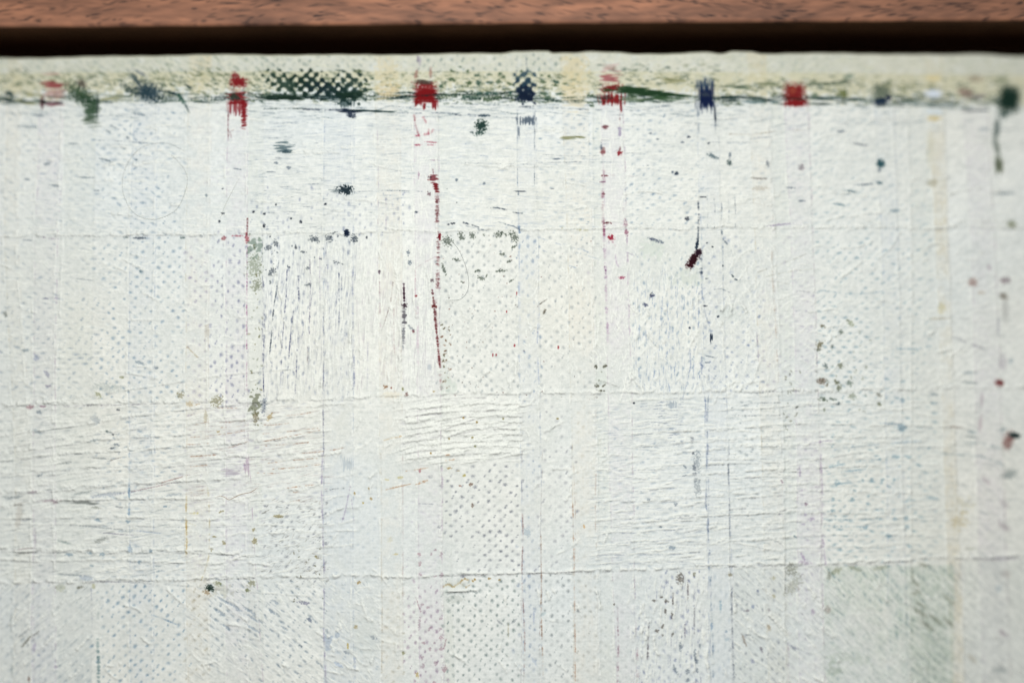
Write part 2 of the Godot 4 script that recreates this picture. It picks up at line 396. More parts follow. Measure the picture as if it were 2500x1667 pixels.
	for k in 15:
		var y0 := 1000.0 + k * 25.0 + rng.randfn() * 15.0
		var xa := rng.randf_range(1480.0, 1800.0); var xb := rng.randf_range(2050.0, 2480.0)
		var p := PackedVector2Array(); var q := PackedVector2Array()
		for t in 12:
			var x := lerpf(xa, xb, t / 11.0)
			var u := (x - 1500.0) / 1000.0
			var y := y0 - 60.0 * u + 55.0 * u * u * u + sin(x * 0.011 + k) * 3.0
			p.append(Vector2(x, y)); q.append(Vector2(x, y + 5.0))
		var big := rng.randf_range(0.15, 1.0)
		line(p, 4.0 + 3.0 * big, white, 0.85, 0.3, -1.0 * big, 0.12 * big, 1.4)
		line(q, 2.8, srgb(150, 162, 168), 0.45, 0.5, 0.5, -0.02, 0.8)  # grey colour stands in for the ridge's shadow below it
	for k in 9:
		var y0 := 1000.0 + k * 15.0
		var p := PackedVector2Array()
		for t in 8:
			var x := lerpf(990.0, 1275.0, t / 7.0)
			p.append(Vector2(x, y0 - 0.14 * (x - 990.0) + 0.0003 * (x - 990.0) * (x - 990.0) + rng.randfn()))
		line(p, 7.0, white, 0.85, 0.12, -1.3, 0.15, 0.8)
	for z in [[-200, 600, 620, 980, 40, 6, 16, 70], [640, 590, 1060, 960, 60, 92, 7, 80], [1070, 590, 1540, 955, 40, 70, 50, 45], [1540, 590, 1900, 955, 60, 88, 28, 60], [1900, 590, 2500, 950, 45, -12, 16, 70], [450, 990, 800, 1400, 40, -6, 7, 90], [800, 980, 990, 1640, 30, 90, 30, 50], [1280, 980, 1480, 1390, 30, -30, 40, 40], [-200, 1440, 240, 1900, 40, -42, 9, 60], [240, 1430, 930, 1900, 60, 38, 20, 50], [1080, 1420, 1540, 1900, 40, 80, 30, 45], [1540, 1400, 1800, 1900, 50, 92, 8, 80], [1800, 1400, 2500, 1900, 110, 45, 8, 60], [-200, 260, 2500, 560, 120, 0, 5, 110]]:
		for k in z[4]:
			var a := Vector2(rng.randf_range(z[0], z[2]), rng.randf_range(z[1], z[3]))
			var dir := Vector2.from_angle(deg_to_rad(z[5] + rng.randfn() * z[6]))
			var l: float = z[7] * (0.3 + rng.randf())
			var side := Vector2(-dir.y, dir.x) * rng.randfn() * l * 0.06
			var tall := rng.randf_range(0.2, 1.0)
			line(PackedVector2Array([a, a + dir * l * 0.33 + side, a + dir * l * 0.66 + side, a + dir * l]), 3.5 + 4.0 * tall, white, 0.85, 0.15, -1.0 * tall, 0.13 * tall, 1.0)
	# edges of the stripes: thin broken lines
	var ys := [245.0, 420.0, 600.0, 850.0, 1100.0, 1390.0, 1667.0, 1950.0]
	for grp in [[yl, srgb(196, 186, 160), 0.34], [yr, srgb(190, 182, 172), 0.3], [rl, srgb(176, 158, 178), 0.36], [rr, srgb(162, 140, 164), 0.42], [bl, srgb(140, 158, 184), 0.46], [br, srgb(150, 164, 184), 0.42], [gl, srgb(170, 180, 172), 0.26]]:
		for e in grp[0]:
			var p := PackedVector2Array()
			for y in ys:
				p.append(Vector2(bend(e, y) + rng.randfn() * 1.0, y))
			line(p, 2.6, grp[1], grp[2], 0.42, 0.12)
			for q in p.size():
				p[q].x -= 4.0
			line(p, 4.2, white, 0.8, 0.4, -0.6, 0.06, 1.8)
	for e in [[789, 960, 1667, srgb(120, 118, 132), 0.6], [640, 560, 1010, srgb(66, 72, 104), 0.8], [1275, 1100, 1960, srgb(128, 124, 132), 0.6], [1323, 1100, 1960, srgb(138, 128, 124), 0.55], [1402, 1130, 1960, srgb(166, 146, 128), 0.55], [1508, 1480, 1960, srgb(150, 124, 136), 0.5],
		[1731, 900, 1400, srgb(84, 104, 132), 0.75], [1783, 1100, 1400, srgb(96, 108, 120), 0.6], [1793, 1400, 1960, srgb(100, 108, 118), 0.6], [1737, 1400, 1960, srgb(104, 124, 146), 0.5], [453, 1200, 1420, srgb(190, 170, 120), 0.6], [2010, 1100, 1400, srgb(160, 144, 172), 0.5]]:
		line(PackedVector2Array([Vector2(e[0], e[1]), Vector2(e[0] + rng.randfn() * 2.0, lerpf(e[1], e[2], 0.3)), Vector2(e[0] + rng.randfn() * 2.5, lerpf(e[1], e[2], 0.62)), Vector2(e[0] + 3.0, e[2])]), 2.6, e[3].lerp(srgb(190, 190, 192), 0.3), e[4] * 0.85, 0.34, 0.2, 0.0, 1.4)
	# seams: a raised white lip, a shallow gap below it with its shade painted grey
	for s in 3:
		var p := PackedVector2Array(); var q := PackedVector2Array()
		var x := X0
		while x <= X1:
			var y := seam_y(s, x) + sin(x * 0.031 + s) * 1.6 + rng.randfn() * 0.8
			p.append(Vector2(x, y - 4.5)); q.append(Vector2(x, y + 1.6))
			x += 22.0
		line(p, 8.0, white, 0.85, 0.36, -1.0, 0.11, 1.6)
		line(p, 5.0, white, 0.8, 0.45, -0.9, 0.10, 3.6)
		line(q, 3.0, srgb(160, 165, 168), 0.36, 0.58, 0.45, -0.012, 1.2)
	for v in [[0, 577, 440, 573, 0.5], [300, 989, 460, 984, 0.5], [0, 991, 330, 987, 0.55], [1075, 966, 1260, 963, 0.45], [330, 1423, 620, 1413, 0.65], [1100, 1404, 1500, 1396, 0.5], [1670, 560, 1730, 560, 0.3], [1780, 1386, 2000, 1386, 0.5], [2060, 1386, 2230, 1374, 0.7]]:
		line(PackedVector2Array([Vector2(v[0], v[1]), Vector2(v[2], v[3])]), 3.0, srgb(104, 106, 112), v[4] * 0.75, 0.45, 0.35)

	# the border: smeared dark green under and between the squares, cream drags over it
	border_tint(srgb(202, 197, 158), 0.45, 170.0, -6.0, 60.0)
	for z in [[-250, 175, 640, 244, 300, 10, 0.5], [0, 160, 620, 205, 110, 32, 0.45], [600, 165, 900, 245, 170, 18, 0.5], [880, 170, 1470, 246, 260, 3, 0.45], [1060, 200, 1290, 250, 90, 3, 0.5], [1460, 150, 1760, 205, 110, 2, 0.45], [1740, 185, 2500, 252, 230, -2, 0.45], [1880, 175, 2480, 225, 90, 0, 0.4]]:
		drags(z[0], z[1], z[2], z[3], z[4], z[5], 12, 11, 3.0, srgb(30, 54, 48), srgb(112, 120, 84), z[6] + 0.22)
	for z in [[-250, 225, 160, 246, 46, 0.75], [140, 222, 560, 246, 40, 0.6], [550, 222, 1000, 240, 70, 0.85], [960, 220, 1270, 240, 50, 0.8], [1260, 228, 1480, 246, 40, 0.7], [1480, 228, 1760, 246, 40, 0.8], [1740, 222, 2500, 250, 110, 0.75]]:
		drags(z[0], z[1], z[2], z[3], z[4], 1, 3, 30, 2.6, srgb(18, 36, 38), srgb(50, 74, 56), minf(1.0, z[5] + 0.2))
	for z in [[-250, 238, 620, 285, 110, 8], [600, 240, 1300, 285, 170, 1], [1280, 238, 1760, 280, 100, 3], [1740, 248, 2500, 310, 110, -3]]:
		drags(z[0], z[1], z[2], z[3], z[4], z[5], 5, 20, 1.5, srgb(50, 74, 88), srgb(140, 154, 162), 0.5)
	drags(-250, 126, 2750, 215, 900, 6, 20, 10, 2.4, srgb(222, 222, 204), srgb(236, 236, 222), 0.65, -0.25)
	drags(-250, 126, 2750, 200, 520, 20, 40, 6, 2.4, srgb(146, 164, 158), srgb(178, 190, 178), 0.5, 0.2)
	drags(-250, 130, 700, 235, 200, 34, 14, 11, 2.6, srgb(60, 86, 80), srgb(130, 140, 110), 0.5, 0.1)
	drags(-250, 236, 2750, 262, 320, 1, 4, 22, 2.6, srgb(236, 239, 232), srgb(228, 234, 232), 0.8, -0.3)
	# ---- study 1: top left
	at(0, 0)
	var id := new_patch("red_paint_patch")
	mark(320, 560, 90, 24, 5, srgb(134, 50, 54), 0.8, 1.3, 1, 4.0, 0.1, 0.05, id)
	mark(330, 610, 90, 40, 5, srgb(170, 120, 118), 0.55, 1.4, 1, 4.0, 0.0, 0.0)
	mark(310, 690, 80, 18, 0, dred, 0.65, 1.2, 1, 4.0, 0.1, 0.03, id)
	mark(245, 680, 20, 50, 0, srgb(70, 34, 40), 0.75, 1.0, 0, 2.0)
	mark(310, 480, 70, 10, 0, srgb(170, 120, 120), 0.5, 1.2)
	id = new_patch("green_paint_patch")
	mark(520, 630, 130, 60, 35, green, 0.85, 1.9, 0, 2.0, 0.1, 0.05, id)
	mark(590, 730, 55, 100, 0, green, 0.8, 1.6, 1, 3.0, 0.1, 0.05, id)
	mark(520, 550, 40, 26, 30, srgb(60, 54, 50), 0.8, 1.2)
	mark(595, 820, 60, 40, 15, srgb(90, 104, 90), 0.5, 1.5, 1)
	mark(632, 700, 9, 90, 0, srgb(50, 64, 60), 0.7, 1.0, 2)
	mark(140, 620, 120, 16, 8, olive, 0.6, 1.4, 1); mark(150, 680, 120, 18, 10, olive, 0.55, 1.4, 1)
	mark(15, 620, 40, 20, 20, teal, 0.85, 1.2); mark(10, 665, 45, 14, 5, teal, 0.85, 1.0)
	id = new_patch("navy_paint_patch")
	mark(985, 615, 105, 70, 15, srgb(30, 52, 64), 0.92, 1.5, 0, 2.5, 0.1, 0.05, id)
	mark(900, 530, 70, 22, 55, srgb(44, 64, 72), 0.8, 1.3); mark(930, 480, 60, 12, 30, slate, 0.6, 1.3)
	mark(870, 600, 90, 26, 30, teal, 0.7, 1.5); mark(760, 655, 90, 26, -5, olive, 0.6, 1.4, 1)
	mark(1150, 620, 90, 14, 12, teal, 0.85, 1.1); mark(1215, 660, 60, 16, 50, srgb(40, 78, 66), 0.85, 1.1); mark(1255, 720, 50, 9, 60, teal, 0.55, 1.2)
	mark(1265, 575, 40, 10, 35, teal, 0.7, 1.0)
	zline([640, 640, 800, 622, 880, 630], 3, olive, 0.7, 0.2); zline([650, 780, 880, 765, 1020, 772], 2.5, slate, 0.7)
	zline([640, 950, 800, 955, 1000, 968], 2.2, slate, 0.75, 0.15); zline([700, 985, 790, 975], 2, slate, 0.4)
	for v in [[750, 855, 40, 6, 25], [715, 888, 24, 9, 25], [850, 930, 18, 9, 40], [690, 1080, 50, 7, 12], [720, 1092, 26, 6, 10], [910, 1082, 16, 8, 20], [150, 1215, 20, 8, 10], [640, 1295, 26, 6, 0], [350, 1260, 40, 9, 10], [290, 1110, 26, 14, -20], [560, 1205, 70, 6, 2], [1400, 1330, 12, 14, 0], [470, 970, 40, 7, 0], [150, 850, 90, 7, 4], [220, 770, 60, 9, 5]]:
		mark(v[0], v[1], v[2], v[3], v[4], srgb(96, 112, 124), 0.6, 1.0)
	id = new_patch("red_paint_patch")
	mark(1610, 545, 66, 40, 5, red, 0.95, 1.0, 0, 4.0, 0.1, 0.06, id); mark(1590, 500, 30, 26, 0, red, 0.8, 1.4, 0, 2.0, 0.1, 0.05, id)
	mark(1605, 640, 72, 40, 8, srgb(122, 28, 32), 0.9, 1.3, 1, 4.0, 0.1, 0.06, id); mark(1585, 650, 40, 30, 20, srgb(44, 58, 48), 0.9, 1.1)
	mark(1600, 720, 58, 46, 0, red, 0.75, 1.8, 2, 4.0, 0.1, 0.04, id); mark(1655, 760, 20, 110, 0, red, 0.9, 1.4, 1, 3.0, 0.1, 0.05, id)
	mark(1600, 690, 85, 12, 0, red, 0.9, 1.0, 1, 3.0, 0.1, 0.05, id)
	zline([1545, 720, 1545, 860, 1550, 960], 3, dred, 0.7, 0.25); zline([1655, 850, 1640, 862, 1560, 890, 1570, 930], 2.5, dred, 0.5)
	zline([1430, 660, 1540, 660, 1690, 662], 3.2, teal, 0.9, 0.1); zline([1270, 660, 1430, 660], 2.6, slate, 0.6)
	id = new_patch("green_paint_patch")
	mark(1960, 560, 150, 60, 20, srgb(36, 58, 48), 0.9, 2.2, 4, 2.5, 0.1, 0.04, id)
	mark(2110, 560, 110, 85, 20, srgb(28, 48, 42), 0.92, 2.0, 4, 2.5, 0.1, 0.05, id)
	mark(2250, 600, 140, 56, 10, srgb(26, 44, 48), 0.92, 1.8, 4, 2.5, 0.1, 0.05, id)
	mark(1940, 655, 160, 18, -1, srgb(22, 42, 32), 0.95, 1.0, 1, 4.0, 0.1, 0.05, id); mark(2250, 655, 140, 26, 0, teal, 0.85, 1.4, 1, 2.0, 0.1, 0.05, id)
	zline([1790, 730, 2000, 728, 2080, 732], 3.4, teal, 0.85, 0.12); zline([2060, 735, 2200, 738, 2352, 740], 4.5, navy, 0.92, 0.06)
	zline([1760, 762, 1900, 762], 2.4, slate, 0.6); zline([1800, 838, 2100, 832], 2.2, slate, 0.55); zline([1760, 875, 1960, 880], 2, slate, 0.5); zline([1800, 935, 2050, 930], 2.2, slate, 0.5)
	mark(1930, 1000, 60, 42, 0, srgb(60, 84, 92), 0.75, 2.0, 1, 2.5); mark(1945, 1030, 34, 14, 0, srgb(50, 72, 80), 0.85, 1.2)
	mark(1880, 1108, 16, 10, 0, slate, 0.7); mark(1965, 1142, 22, 12, 0, slate, 0.7); mark(1840, 1170, 40, 6, 0, slate, 0.6); mark(1610, 1150, 40, 6, 8, slate, 0.6)
	for v in [[1510, 1285, 9, 5], [1880, 1395, 8, 8], [2220, 1392, 13, 9], [1800, 1458, 12, 10], [1725, 1445, 11, 8], [1800, 1540, 12, 16], [1515, 1455, 14, 8], [1490, 1510, 10, 12], [2050, 1515, 14, 12], [1985, 1492, 8, 8]]:
		mark(v[0], v[1], v[2], v[3], 0, ink, 0.85, 0.8)
	zline([1682, 1250, 1684, 1330], 2.2, srgb(180, 150, 160), 0.4); zline([1684, 1440, 1682, 1568], 4, dred, 0.85, 0.35)
	drags(640, 330, 800, 560, 60, 0, 4, 12, 1.2, slate, grey, 0.6)
	# ---- study 2: top middle
	at(830, 0)
	id = new_patch("red_paint_patch", "solid dark red paint square, largest in the border")
	mark(580, 640, 86, 62, 0, srgb(118, 20, 24), 1.0, 0.5, 1, 8.0, 0.05, 0.09, id); mark(580, 570, 80, 30, 4, srgb(124, 28, 32), 0.9, 1.4, 0, 3.0, 0.1, 0.06, id)
	mark(525, 690, 30, 26, 0, srgb(118, 20, 24), 0.95, 1.0, 2, 3.0, 0.1, 0.05, id); mark(572, 715, 13, 26, 0, red, 0.9, 0.8, 0, 3.0, 0.1, 0.05, id); mark(642, 700, 22, 38, 0, red, 0.9, 1.0, 2, 3.0, 0.1, 0.05, id)
	mark(570, 545, 72, 18, 6, srgb(66, 62, 54), 0.85, 1.4, 1, 3.0); mark(515, 490, 14, 40, 10, srgb(140, 90, 84), 0.6, 1.4); mark(615, 480, 10, 40, 0, srgb(140, 90, 84), 0.6, 1.4)
	mark(540, 400, 10, 40, 0, lav, 0.5); mark(525, 385, 8, 30, 0, srgb(90, 70, 110), 0.5)
	zline([440, 640, 560, 636, 680, 634], 2.4, srgb(90, 20, 26), 0.9, 0.05)
	zline([505, 775, 515, 850, 540, 930], 5, srgb(132, 56, 68), 0.75, 0.2); zline([565, 790, 600, 860, 605, 910], 5, srgb(160, 70, 84), 0.7, 0.2); zline([640, 830, 655, 850, 620, 905, 570, 915], 5, srgb(160, 76, 90), 0.7, 0.25)
	mark(525, 920, 22, 7, 0, srgb(170, 80, 104), 0.8); mark(530, 985, 28, 8, 0, srgb(160, 70, 92), 0.85); mark(620, 965, 44, 6, 5, srgb(160, 70, 92), 0.85); mark(620, 985, 30, 5, 3, srgb(170, 90, 110), 0.6); mark(640, 1090, 36, 4, 0, srgb(160, 120, 150), 0.7)
	id = new_patch("red_paint_streak")
	mark(635, 1215, 34, 30, 60, srgb(104, 32, 40), 0.8, 2.0, 1, 2.5, 0.1, 0.03, id); mark(655, 1280, 18, 40, -12, srgb(112, 28, 34), 0.95, 1.3, 1, 2.5, 0.1, 0.04, id)
	mark(610, 1208, 14, 10, 0, ink, 0.6); mark(605, 1320, 14, 16, 0, srgb(80, 50, 60), 0.6, 1.5)
	zline([665, 1320, 665, 1440, 660, 1568], 9, srgb(84, 28, 34), 0.8, 0.25); zline([632, 1150, 640, 1200], 3, dred, 0.6); zline([535, 1150, 532, 1220], 4, srgb(150, 110, 140), 0.6, 0.4)
	# yellow columns, green lattice dots
	mark(310, 500, 80, 110, 0, srgb(214, 202, 164), 0.4, 1.8, 3, 4.0, 0.0); mark(330, 620, 80, 50, 0, srgb(206, 186, 140), 0.6, 1.5, 1, 4.0, 0.0); mark(1610, 450, 90, 90, 0, srgb(212, 198, 156), 0.45, 1.8, 3, 4.0, 0.0); mark(1610, 640, 90, 100, 0, srgb(222, 206, 166), 0.45, 1.6, 1, 4.0, 0.0)
	for v in [[880, 552, 26, 18], [945, 556, 20, 24], [1020, 552, 24, 12], [760, 530, 34, 16], [935, 500, 22, 14], [1015, 495, 16, 10], [1095, 492, 16, 12], [1085, 545, 22, 16], [1120, 510, 14, 14], [950, 625, 40, 14], [1010, 625, 26, 14], [1065, 625, 20, 14], [1165, 620, 16, 16], [860, 650, 40, 16], [920, 660, 60, 14], [1010, 670, 40, 16], [1070, 660, 40, 18], [770, 640, 30, 10], [720, 640, 40, 8], [1160, 560, 30, 10], [690, 575, 20, 16], [1390, 545, 22, 14], [1480, 545, 30, 16], [1430, 505, 16, 10], [1400, 630, 40, 14], [1420, 655, 26, 20], [1475, 570, 30, 9], [1380, 500, 16, 10], [1540, 560, 20, 8], [1500, 630, 30, 9], [1720, 640, 26, 10], [1725, 710, 18, 12], [1715, 690, 30, 9], [820, 440, 16, 8], [760, 470, 20, 10], [870, 470, 16, 8], [1240, 470, 10, 10], [120, 470, 16, 12], [165, 560, 30, 8], [190, 600, 30, 6], [210, 520, 16, 14]]:
		mark(v[0], v[1], v[2], v[3], rng.randfn() * 12.0, srgb(44, 76, 70).lerp(srgb(74, 92, 60), rng.randf()), 0.85, 1.1)
	id = new_patch("green_paint_patch")
	mark(50, 590, 110, 95, 10, srgb(26, 48, 44), 0.85, 2.2, 4, 2.5, 0.1, 0.04, id); mark(60, 640, 90, 30, 0, srgb(22, 44, 34), 0.9, 1.4, 1, 3.0, 0.1, 0.04, id); mark(30, 700, 60, 26, 0, teal, 0.7, 1.8, 2)
	id = new_patch("navy_paint_streak")
	mark(60, 748, 90, 18, 4, navy, 0.95, 1.0, 1, 2.0, 0.1, 0.05, id); mark(70, 775, 36, 26, 30, navy, 0.85, 1.5); mark(200, 748, 190, 11, 2, teal, 0.9, 1.2, 1, 2.0, 0.1, 0.04, id)
	zline([390, 760, 560, 765, 700, 765, 900, 775, 1200, 795], 3, slate, 0.75, 0.2); zline([760, 770, 830, 780], 3.5, navy, 0.7); zline([760, 695, 1000, 708, 1200, 712], 2.4, slate, 0.6); zline([1340, 712, 1500, 730, 1650, 740, 1800, 742], 2.6, slate, 0.75, 0.15); zline([1900, 740, 2100, 735, 2280, 700], 2.6, grey, 0.7, 0.2); zline([1220, 720, 1330, 716], 4, navy, 0.8)
	id = new_patch("green_paint_fleck")
	mark(965, 850, 46, 44, -20, srgb(28, 52, 46), 0.95, 1.5, 0, 2.0, 0.15, 0.05, id); mark(955, 900, 44, 18, -15, srgb(40, 66, 60), 0.85, 1.6, 0, 2.0, 0.1, 0.04, id); mark(985, 780, 46, 9, 0, srgb(40, 60, 74), 0.85, 1.1)
	mark(900, 898, 16, 8, 0, teal, 0.7)
	id = new_patch("blue_paint_patch", "speckled dark blue paint square near the middle of the border")
	mark(1268, 610, 64, 74, 0, srgb(20, 34, 54), 0.98, 1.1, 4, 6.0, 0.1, 0.07, id); mark(1268, 655, 64, 30, 0, navy, 0.95, 0.8, 2, 6.0, 0.1, 0.06, id); mark(1265, 530, 62, 50, 0, srgb(40, 66, 80), 0.8, 2.4, 4, 4.0)
	mark(1270, 815, 56, 26, 0, srgb(50, 66, 84), 0.75, 1.9, 2, 4.0); mark(1222, 890, 10, 50, 0, slate, 0.7, 1.0, 2); mark(1325, 810, 7, 50, 0, slate, 0.7)
	for v in [[1206, 440, 640], [1330, 470, 640], [1212, 690, 860], [1330, 690, 930], [1212, 900, 1250], [1328, 930, 1260], [1275, 360, 500], [1212, 380, 460]]:
		zline([v[0], v[1], v[0] + 4, v[2]], 2.4, slate, 0.6, 0.25)
	id = new_patch("red_paint_patch", "red paint square crossed by a green stroke")
	mark(1860, 590, 74, 28, -8, srgb(122, 26, 32), 0.95, 1.1, 0, 4.0, 0.1, 0.06, id); mark(1862, 665, 76, 40, 0, srgb(126, 30, 32), 0.95, 1.5, 2, 5.0, 0.1, 0.06, id); mark(1855, 520, 66, 36, 0, srgb(150, 66, 76), 0.7, 1.7, 1, 4.0, 0.05, 0.03, id); mark(1925, 700, 12, 60, 0, red, 0.85, 1.2, 2, 2.0, 0.1, 0.04, id); mark(1860, 450, 60, 30, 0, srgb(190, 140, 140), 0.5, 1.6, 1, 4.0)
	mark(1830, 655, 40, 18, 0, srgb(56, 40, 40), 0.8, 1.4)
	id = new_patch("green_paint_streak", "long dark green brush stroke between red and blue squares")
	mark(2120, 622, 300, 30, 5, srgb(30, 56, 34), 0.98, 0.9, 1, 2.5, 0.1, 0.09, id); mark(2030, 590, 110, 18, 4, srgb(30, 58, 34), 0.95, 0.8, 1, 2.0, 0.1, 0.08, id); mark(1860, 604, 80, 10, 2, srgb(46, 70, 40), 0.95, 0.9, 1, 2.0, 0.1, 0.06, id); mark(2240, 660, 130, 18, 4, srgb(52, 80, 52), 0.85, 1.3, 1, 2.0, 0.1, 0.05, id)
	mark(2290, 530, 90, 30, 0, olive, 0.6, 1.6, 1); mark(2030, 665, 110, 16, 3, srgb(74, 94, 62), 0.6, 1.6, 1)
	for v in [[1580, 932, 60, 16, olive], [1650, 932, 40, 8, olive], [1820, 860, 26, 14, dred], [1800, 1020, 18, 26, srgb(120, 80, 80)], [1790, 1000, 10, 30, slate], [1918, 880, 12, 40, lav], [2350, 965, 12, 8, slate], [2180, 940, 14, 9, slate], [2130, 905, 12, 10, slate], [2110, 1125, 20, 6, slate], [1450, 1286, 20, 4, ink], [2310, 1180, 14, 12, navy], [2280, 1170, 10, 8, slate], [985, 1250, 14, 10, slate], [795, 1228, 9, 12, slate], [1240, 1304, 56, 4, navy], [1220, 1320, 7, 20, slate], [730, 1285, 6, 5, ink], [797, 1382, 6, 5, ink], [1480, 1080, 30, 6, slate]]:
		mark(v[0], v[1], v[2], v[3], 0, v[4], 0.75, 1.3, 1)
	id = new_patch("red_paint_fleck")
	mark(1915, 1038, 24, 18, 0, srgb(138, 44, 52), 0.95, 1.3, 0, 2.0, 0.1, 0.05, id); mark(1918, 1010, 8, 20, 0, dred, 0.7)
	mark(1800, 1030, 20, 20, 0, srgb(140, 80, 84), 0.8, 1.3); mark(1810, 1195, 30, 7, 0, dred, 0.8); mark(1800, 1240, 26, 6, 0, srgb(110, 70, 100), 0.8); mark(1805, 1322, 12, 10, 0, dred, 0.8); mark(1825, 1522, 34, 10, 0, dred, 0.85, 1.4)
	zline([1850, 1195, 2000, 1200, 2080, 1196], 3.5, srgb(196, 190, 190), 0.5); zline([1800, 1030, 1805, 1200, 1795, 1330, 1805, 1568], 7, srgb(140, 92, 112), 0.6, 0.2); zline([1920, 760, 1920, 860], 3, dred, 0.6); zline([1930, 1400, 1950, 1500, 1952, 1560], 7, srgb(130, 80, 104), 0.7, 0.5)
	zline([1340, 1050, 1600, 1060, 1780, 1055], 2, slate, 0.5, 0.3); zline([690, 1115, 1000, 1110, 1330, 1120], 2, slate, 0.45, 0.3); zline([1340, 1105, 1600, 1100, 1780, 1105, 1900, 1105], 2.6, slate, 0.5, 0.2); zline([90, 1305, 350, 1300, 560, 1308], 2.2, slate, 0.7, 0.25); zline([1950, 1040, 2200, 1030], 2, slate, 0.5)
	mark(40, 1295, 46, 34, 10, srgb(34, 52, 60), 0.95, 1.5); zline([1000, 1415, 1080, 1418, 1140, 1432], 3.2, navy, 0.75, 0.15); zline([1180, 1448, 1250, 1455], 2.6, navy, 0.7); zline([840, 1520, 900, 1535, 950, 1552], 4, navy, 0.7, 0.3); zline([1080, 1515, 1150, 1540, 1200, 1550], 3, slate, 0.7); mark(520, 1448, 18, 8, 0, navy, 0.85); mark(770, 1525, 20, 8, 0, ink, 0.7, 1.4); mark(740, 1532, 12, 6, 0, ink, 0.7)
	zline([1222, 1450, 1224, 1568], 6, srgb(70, 90, 124), 0.7, 0.5); zline([250, 780, 255, 1000, 260, 1568], 2, lav, 0.4, 0.4); zline([310, 1300, 315, 1568], 2.6, lav, 0.5, 0.4)
	id = new_patch("dark_paint_fleck", "blackish fleck of paint left of the thin red streak")
	at(0, 0)
	mark(2352, 1295, 60, 30, 5, srgb(36, 50, 58), 0.95, 1.6, 0, 2.0, 0.15, 0.05, id); mark(2290, 1300, 40, 20, 0, srgb(90, 104, 110), 0.5, 2.0, 1)
	# ---- study 3: top right
	at(1660, 0)
	id = new_patch("blue_paint_patch", "solid dark blue paint square right of the green stroke")
	mark(192, 650, 66, 92, 0, srgb(16, 28, 62), 0.98, 1.0, 2, 6.0, 0.1, 0.08, id); mark(180, 560, 60, 40, 0, srgb(40, 60, 84), 0.75, 1.6, 2, 3.0, 0.1, 0.04, id); mark(252, 760, 9, 80, 0, navy, 0.9, 1.2, 2, 2.0, 0.1, 0.04, id); mark(190, 630, 40, 18, 0, srgb(66, 74, 80), 0.6, 1.5)
	zline([135, 760, 140, 880, 130, 940], 4, slate, 0.5, 0.4); zline([255, 830, 258, 900], 5, slate, 0.6, 0.4); zline([130, 700, 140, 780], 4, slate, 0.6)
	id = new_patch("red_paint_patch", "red paint square with a dark line across it, right of the blue square")
	mark(808, 620, 82, 78, 0, srgb(118, 28, 30), 0.95, 1.0, 0, 5.0, 0.1, 0.07, id); mark(815, 688, 88, 26, 0, srgb(124, 26, 30), 0.95, 0.9, 2, 4.0, 0.1, 0.06, id); mark(815, 655, 86, 10, 2, srgb(60, 30, 26), 0.85, 1.0, 1); mark(795, 600, 26, 26, 20, srgb(160, 84, 60), 0.6, 1.5)
	mark(430, 578, 100, 16, 0, srgb(86, 104, 84), 0.8, 1.4, 1); mark(600, 560, 130, 16, -3, srgb(100, 112, 84), 0.75, 1.4, 1); mark(450, 650, 240, 8, 0, teal, 0.75, 1.4, 1); mark(560, 680, 120, 12, 0, srgb(60, 92, 100), 0.75, 1.4, 1); mark(1000, 552, 160, 14, -1, srgb(84, 100, 80), 0.75, 1.3, 1); mark(1150, 530, 40, 16, -35, srgb(90, 104, 84), 0.7, 1.2); mark(1190, 495, 40, 22, -20, srgb(110, 130, 116), 0.75, 1.4)
	mark(1145, 615, 46, 32, 10, srgb(94, 104, 58), 0.85, 1.3); mark(950, 630, 26, 22, 0, srgb(84, 104, 84), 0.7); mark(1120, 655, 260, 8, 1, srgb(46, 74, 80), 0.8, 1.2, 1)
	id = new_patch("navy_paint_patch")
	mark(1420, 600, 70, 60, 0, srgb(76, 90, 76), 0.85, 1.5, 0, 4.0, 0.1, 0.04, id); mark(1415, 670, 62, 34, -10, srgb(24, 40, 60), 0.95, 1.1, 0, 2.5, 0.1, 0.06, id); mark(1470, 640, 24, 24, 0, navy, 0.9, 0.9)
	mark(1600, 560, 240, 8, 1, srgb(140, 144, 110), 0.6, 1.3, 1); mark(1700, 665, 220, 10, -1, srgb(140, 150, 140), 0.6, 1.3, 1); mark(1800, 695, 260, 8, 3, srgb(130, 150, 156), 0.7, 1.2, 1); mark(2080, 725, 100, 12, -4, srgb(100, 104, 110), 0.8, 1.1, 1)
	mark(1790, 610, 70, 36, 0, srgb(216, 226, 240), 0.9, 0.9, 0, 3.0, 0.0); mark(1790, 735, 70, 26, 0, srgb(216, 228, 234), 0.8, 1.0, 0, 3.0, 0.0); mark(1785, 785, 50, 22, 0, srgb(206, 190, 140), 0.8, 1.2); mark(1790, 500, 60, 26, 0, srgb(222, 208, 160), 0.7, 1.2); mark(1690, 610, 30, 16, 0, srgb(160, 170, 160), 0.6)
	id = new_patch("brown_paint_patch")
	mark(2020, 600, 60, 36, 20, srgb(130, 104, 96), 0.7, 1.5, 0, 2.5, 0.1, 0.03, id); mark(2090, 500, 60, 30, 0, srgb(150, 138, 120), 0.6, 1.5); mark(2110, 625, 60, 18, -10, srgb(130, 120, 124), 0.7, 1.3); mark(1800, 640, 80, 8, 0, srgb(120, 132, 130), 0.6)
	id = new_patch("green_paint_patch", "dark green paint patch at the far right end of the border")
	mark(2330, 640, 90, 110, 8, srgb(22, 44, 36), 0.97, 0.9, 0, 3.0, 0.1, 0.08, id); mark(2290, 740, 40, 40, 20, srgb(44, 66, 60), 0.8, 1.3); mark(2280, 505, 50, 30, 0, srgb(110, 122, 100), 0.6, 1.4)
